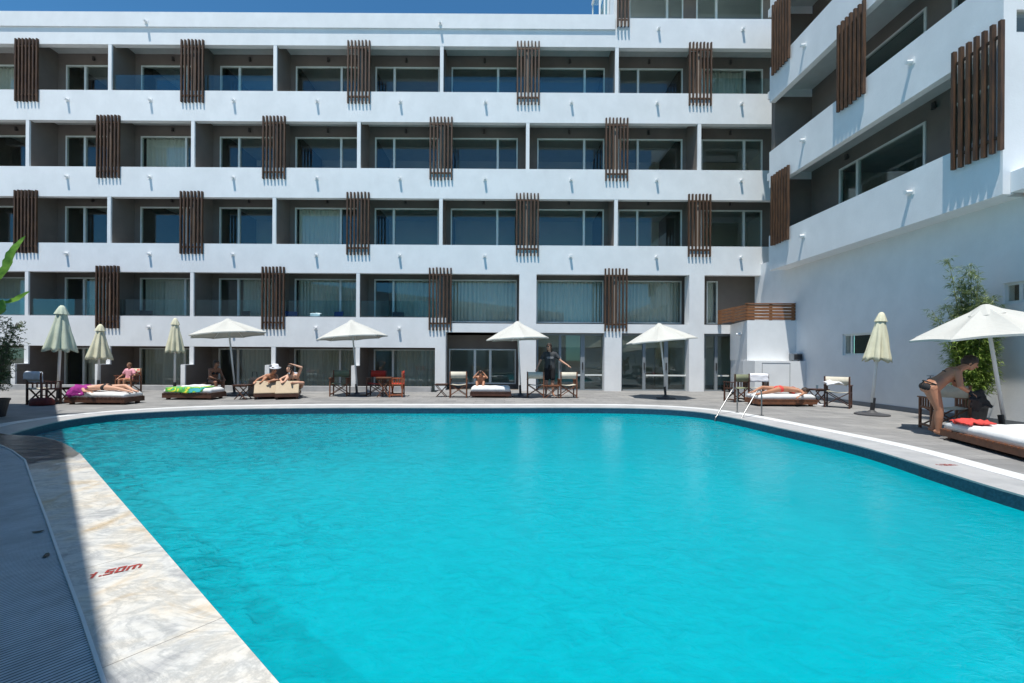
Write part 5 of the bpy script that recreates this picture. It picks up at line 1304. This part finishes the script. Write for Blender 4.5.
# woman lying on the left daybed (head left, feet right), on her side/front
z0 = .36
lyJ = dict(head=(-.72,-.12,.10+z0), neck=(-.60,-.10,.11+z0), shL=(-.50,.10,.12+z0), shR=(-.48,-.24,.13+z0), elL=(-.62,.30,.06+z0), elR=(-.30,-.38,.06+z0), haL=(-.82,.22,.04+z0), haR=(-.10,-.42,.05+z0), belly=(-.22,0,.16+z0),
           pelvis=(.04,.02,.17+z0), hipL=(.06,.10,.15+z0), hipR=(.06,-.08,.16+z0), knL=(.46,.20,.20+z0), knR=(.50,-.12,.13+z0), anL=(.82,.10,.06+z0), anR=(.90,-.14,.05+z0), toL=(.97,.10,.02+z0), toR=(1.03,-.18,.02+z0))
pb1 = person('sunbather in black swimwear lying on the left daybed, head hidden in a magenta cloth', B1, lyJ, (-.3,-.3,-.9), headup=(-.9,0,.3), skin='skin2', vox=.012, scale=.86, clothes=(('bikini_bottom', 'black', briefs),), fingers=True)
pb1.rotation_euler.z = .0
# person lying on right daybed (red swimwear), head to the right
ly2 = {k: Vector((-v[0]*.98, v[1], v[2])) for k, v in lyJ.items()}
ly2['haR'] = Vector((.30,-.46,.34)); ly2['elR'] = Vector((.46,-.42,.42)); ly2['knR'] = Vector((-.48,-.16,.44)); ly2['anR'] = Vector((-.86,-.26,.38)); ly2['toR'] = Vector((-.98,-.30,.36))
sw = {'L': 'R', 'R': 'L'}
pb5 = person('sunbather in a red bikini lying on the daybed near the pool ladder', B5, ly2, (.3,-.3,-.9), headup=(.9,0,.3), skin='skin', hair='hair', vox=.012, scale=.90, clothes=(('bikini_bottom', 'redcloth', briefs), ('bikini_top', 'redcloth', bra)))
pb5.rotation_euler.z = .0
# child in pink on the patterned chair
CH = gp(128.5, 15.0)
def arm_chair(label, loc, rz, clothm):
    t = director_chair(label, loc, rz, 'teak', clothm); return t
arm_chair('chair with red and cream patterned canvas behind the left daybed', CH, 0, 'floral')
def sitJ(lean=0, arms=None, seat=.47):
    J = dict(head=(0,.02+lean*.6,seat+.76), neck=(0,.05+lean*.4,seat+.60), shL=(-.17,.06+lean*.4,seat+.53), shR=(.17,.06+lean*.4,seat+.53), elL=(-.25,-.05,seat+.27), elR=(.25,-.05,seat+.27), haL=(-.15,-.25,seat+.18), haR=(.15,-.25,seat+.18),
        pelvis=(0,.08,seat+.10), hipL=(-.08,.06,seat+.08), hipR=(.08,.06,seat+.08), knL=(-.12,-.36,seat+.07), knR=(.12,-.36,seat+.07), anL=(-.12,-.38,.09), anR=(.12,-.38,.09), toL=(-.12,-.54,.03), toR=(.12,-.54,.03), front=(0,-1,0))
    J.update(arms or {}); return J
person('girl in a pink top sitting in the patterned chair behind the left daybed', CH, sitJ(0, dict(elL=(-.30,.0,.84), elR=(.30,.0,.84), haL=(-.30,-.22,.72), haR=(.30,-.22,.72)), .56), (0,-1,.1), skin='skin', hair='hair2', scale=.74, vox=.012, clothes=(('pink_top', 'pink', tee),))
# woman sitting behind green towel bed (facing right, leaning forward)
P2 = gp(213, 13.9)
st = thing('stool', 'dark wooden stool under the woman seated behind the green towel bed', 'stool', P2)
mb = MB(); mb.box(-.22, .22, -.2, .2, .40, .44); mb.build('seat', 'darkteak', st)
for sx in (-1, 1):
    for sy in (-1, 1): mb = MB(); mb.box(sx*.18-.02, sx*.18+.02, sy*.16-.02, sy*.16+.02, 0, .40); mb.build('leg', 'darkteak', st)
def rotJ(J, a): R_ = Matrix.Rotation(a, 3, 'Z'); return {k: R_@Vector(v) for k, v in J.items()}
J2 = sitJ(-.18, dict(head=(0,-.20,1.16), neck=(0,-.12,1.02), shL=(-.17,-.08,.95), shR=(.17,-.08,.95), elL=(-.22,-.22,.70), elR=(.20,-.20,.70), haL=(-.10,-.42,.62), haR=(.12,-.42,.62)), .44)
person('tanned woman with tied dark hair sitting behind the green towel bed, leaning forward', P2, rotJ(J2, 1.15), (.9,-.35,-.1), skin='skin3', hair='hair', scale=.93, vox=.012, clothes=(('bikini_top', 'black', bra), ('bikini_bottom', 'black', briefs)))
# two on the beige loungers
def recJ(arms):
    J = dict(head=(0,.22,.92), neck=(0,.28,.78), shL=(-.16,.30,.71), shR=(.16,.30,.71), pelvis=(0,.58,.38), hipL=(-.08,.60,.36), hipR=(.08,.60,.36), knL=(-.16,.25,.62), knR=(.14,.30,.58), anL=(-.12,.02,.54), anR=(.12,.02,.54), toL=(-.14,-.10,.50), toR=(.14,-.10,.50), front=(0,-1,0),
        elL=(-.34,.16,.60), elR=(.30,.12,.58), haL=(-.22,.0,.56), haR=(.14,-.02,.56)); J.update(arms); return J
person('crouched sunbather with bent knees on the left beige lounger', LA+Vector((-.02,.0,0)), recJ(dict(head=(.18,.15,.90), neck=(.08,.22,.78), knR=(.24,.18,.60), haL=(-.30,-.05,.54))), (.2,-.9,-.4), skin='skin', hair='hair', vox=.012, clothes=(('bikini_top', 'black', bra), ('bikini_bottom', 'black', briefs)))
person('sunbather on the right beige lounger with one arm raised over the head', LB+Vector((.02,.0,0)), recJ(dict(head=(-.08,.22,.93), elR=(.34,.16,.98), haR=(.10,.10,1.07), knL=(-.12,.22,.66), knR=(.34,.25,.48), anR=(.10,.02,.50))), (-.3,-.9,.1), skin='skin2', hair='hair', vox=.012, long_hair=True, clothes=(('bikini_top', 'black', bra), ('bikini_bottom', 'black', briefs)))
hc = MB(); hc.lathe([(.16, 0), (.17, .01), (.10, .02), (.095, .10), (.07, .12), (.01, .125)], 20); p = LA+Vector((.18, .17, .96)); o = hc.build('sun_hat', 'towel', None, loc=p, smooth=True); o.rotation_euler = (.2, .1, 0); tag(o, 'white sun hat worn by the crouched sunbather on the beige lounger', 'hat')
# person with hands on head by the white daybed
P4 = gp(480.5, 14.95)
P4 = gp(480.5, 14.75)
person('person sitting on the white daybed with both hands on the head', P4, dict(head=(0,-.06,.90), neck=(0,.05,.80), shL=(-.16,.10,.74), shR=(.16,.10,.74), elL=(-.28,-.14,.72), elR=(.28,-.14,.72), haL=(-.12,-.08,.92), haR=(.12,-.08,.92), palmL=(1,0,0), palmR=(-1,0,0), pelvis=(0,.20,.33), hipL=(-.09,.18,.32), hipR=(.09,.18,.32), knL=(-.14,-.22,.55), knR=(.14,-.22,.55), anL=(-.12,-.40,.41), anR=(.12,-.40,.41), toL=(-.13,-.55,.385), toR=(.13,-.55,.385), front=(0,-1,0)), (0,-.9,-.5), skin='skin', hair='hair', scale=.86, vox=.012, clothes=(('bikini_bottom', 'black', briefs),))

# ------------------------------------------------------------------ balcony furniture
def balcony_chair(label, x, y, z, m, rz=0):
    t = thing('balcony_chair', label, 'chair', (x, y, z), rz, 'chairs on the hotel balconies')
    mb = MB(); mb.box(-.24, .24, -.22, .22, .42, .46); mb.build('seat', m, t, bevel=.01)
    mb = MB(); mb.obox((0, .25, .72), .48, .03, .46, Matrix.Rotation(-.15, 3, 'X')); mb.build('backrest', m, t, bevel=.01)
    for sx in (-1, 1):
        for sy in (-1, 1): mb = MB(); mb.bar((sx*.24, sy*.22, 0), (sx*.2, sy*.18, .42), .03); mb.build('leg', 'grey', t)
    return t
fz = FL[1]
balcony_chair('blue balcony chair just right of the slat screen on the lowest balconies', W(290, 300, 17.5).x, 17.5, fz, 'navy', .3)
balcony_chair('blue balcony chair below the curtained window above the second open umbrella', W(334, 300, 17.5).x, 17.5, fz, 'navy', -.4)
balcony_chair('dark balcony chair in front of the half-drawn curtain above the red chairs', W(398, 300, 17.5).x, 17.5, fz, 'rubber', .2)
balcony_chair('dark balcony chair beside the slat screen above the closed cream umbrella', W(142, 300, 17.5).x, 17.5, fz, 'rubber', .2)
balcony_chair('dark balcony chair on the lowest balcony above the umbrella beside the green towel bed', W(240, 300, 17.5).x, 17.5, fz, 'rubber', -.3)
xx = W(313, 300, 17.0).x
cloth('beach_towel', 'towel', [[(xx-.2, D+.24, 2.90), (xx+.2, D+.24, 2.91)], [(xx-.2, D+.27, 3.08), (xx+.2, D+.27, 3.05)], [(xx-.2, D+.40, 3.10), (xx+.18, D+.40, 3.10)]], 'small white towel behind the parapet between the two blue balcony chairs', 'towel', wob=.04, thick=.02)

# ------------------------------------------------------------------ camera, light, world
cam = bpy.data.objects.new('camera', bpy.data.cameras.new('camera')); COL.objects.link(cam); SC.camera = cam
cam.data.sensor_width = 36; cam.data.lens = F/1024*36; cam.data.shift_x = (512-CX)/1024; cam.data.shift_y = (CY-341.5)/1024
cam.data.clip_end = 2000; cam.data.clip_start = .05
cam.matrix_world = Matrix.Translation((0, 0, HC)) @ Matrix.Rotation(math.radians(90), 4, 'X') @ Matrix.Rotation(math.atan(RR), 4, 'Z')
sun = bpy.data.objects.new('sun', bpy.data.lights.new('sun', 'SUN')); COL.objects.link(sun)
sun.data.energy = 4.9; sun.data.angle = math.radians(.53); sun.data.color = (1.0, .955, .88)
sv = Vector((SX, SY, 1)).normalized(); sun.rotation_euler = sv.to_track_quat('Z', 'Y').to_euler()
w = bpy.data.worlds.new('World'); SC.world = w; w.use_nodes = True; nt = w.node_tree
sky = nt.nodes.new('ShaderNodeTexSky'); sky.sky_type = 'NISHITA'; sky.sun_disc = False
sky.sun_elevation = math.asin(sv.z); sky.sun_rotation = math.atan2(sv.x, sv.y); sky.air_density = 1.0; sky.dust_density = .0; sky.ozone_density = 6.0; sky.altitude = 800
tn = nt.nodes.new('ShaderNodeMixRGB'); tn.blend_type = 'MULTIPLY'; tn.inputs[0].default_value = 1.0; tn.inputs[2].default_value = (.50, .93, 1.0, 1)
nt.links.new(sky.outputs[0], tn.inputs[1]); nt.links.new(tn.outputs[0], nt.nodes['Background'].inputs[0]); nt.nodes['Background'].inputs[1].default_value = .125
vs_ = SC.view_settings; vs_.view_transform = 'Standard'; vs_.look = 'None'; vs_.exposure = 0.24; vs_.gamma = 1.0; vs_.use_curve_mapping = False
SC.cycles.max_bounces = 10; SC.cycles.transparent_max_bounces = 12; SC.cycles.caustics_reflective = False; SC.cycles.caustics_refractive = False
SC.cycles.use_denoising = True
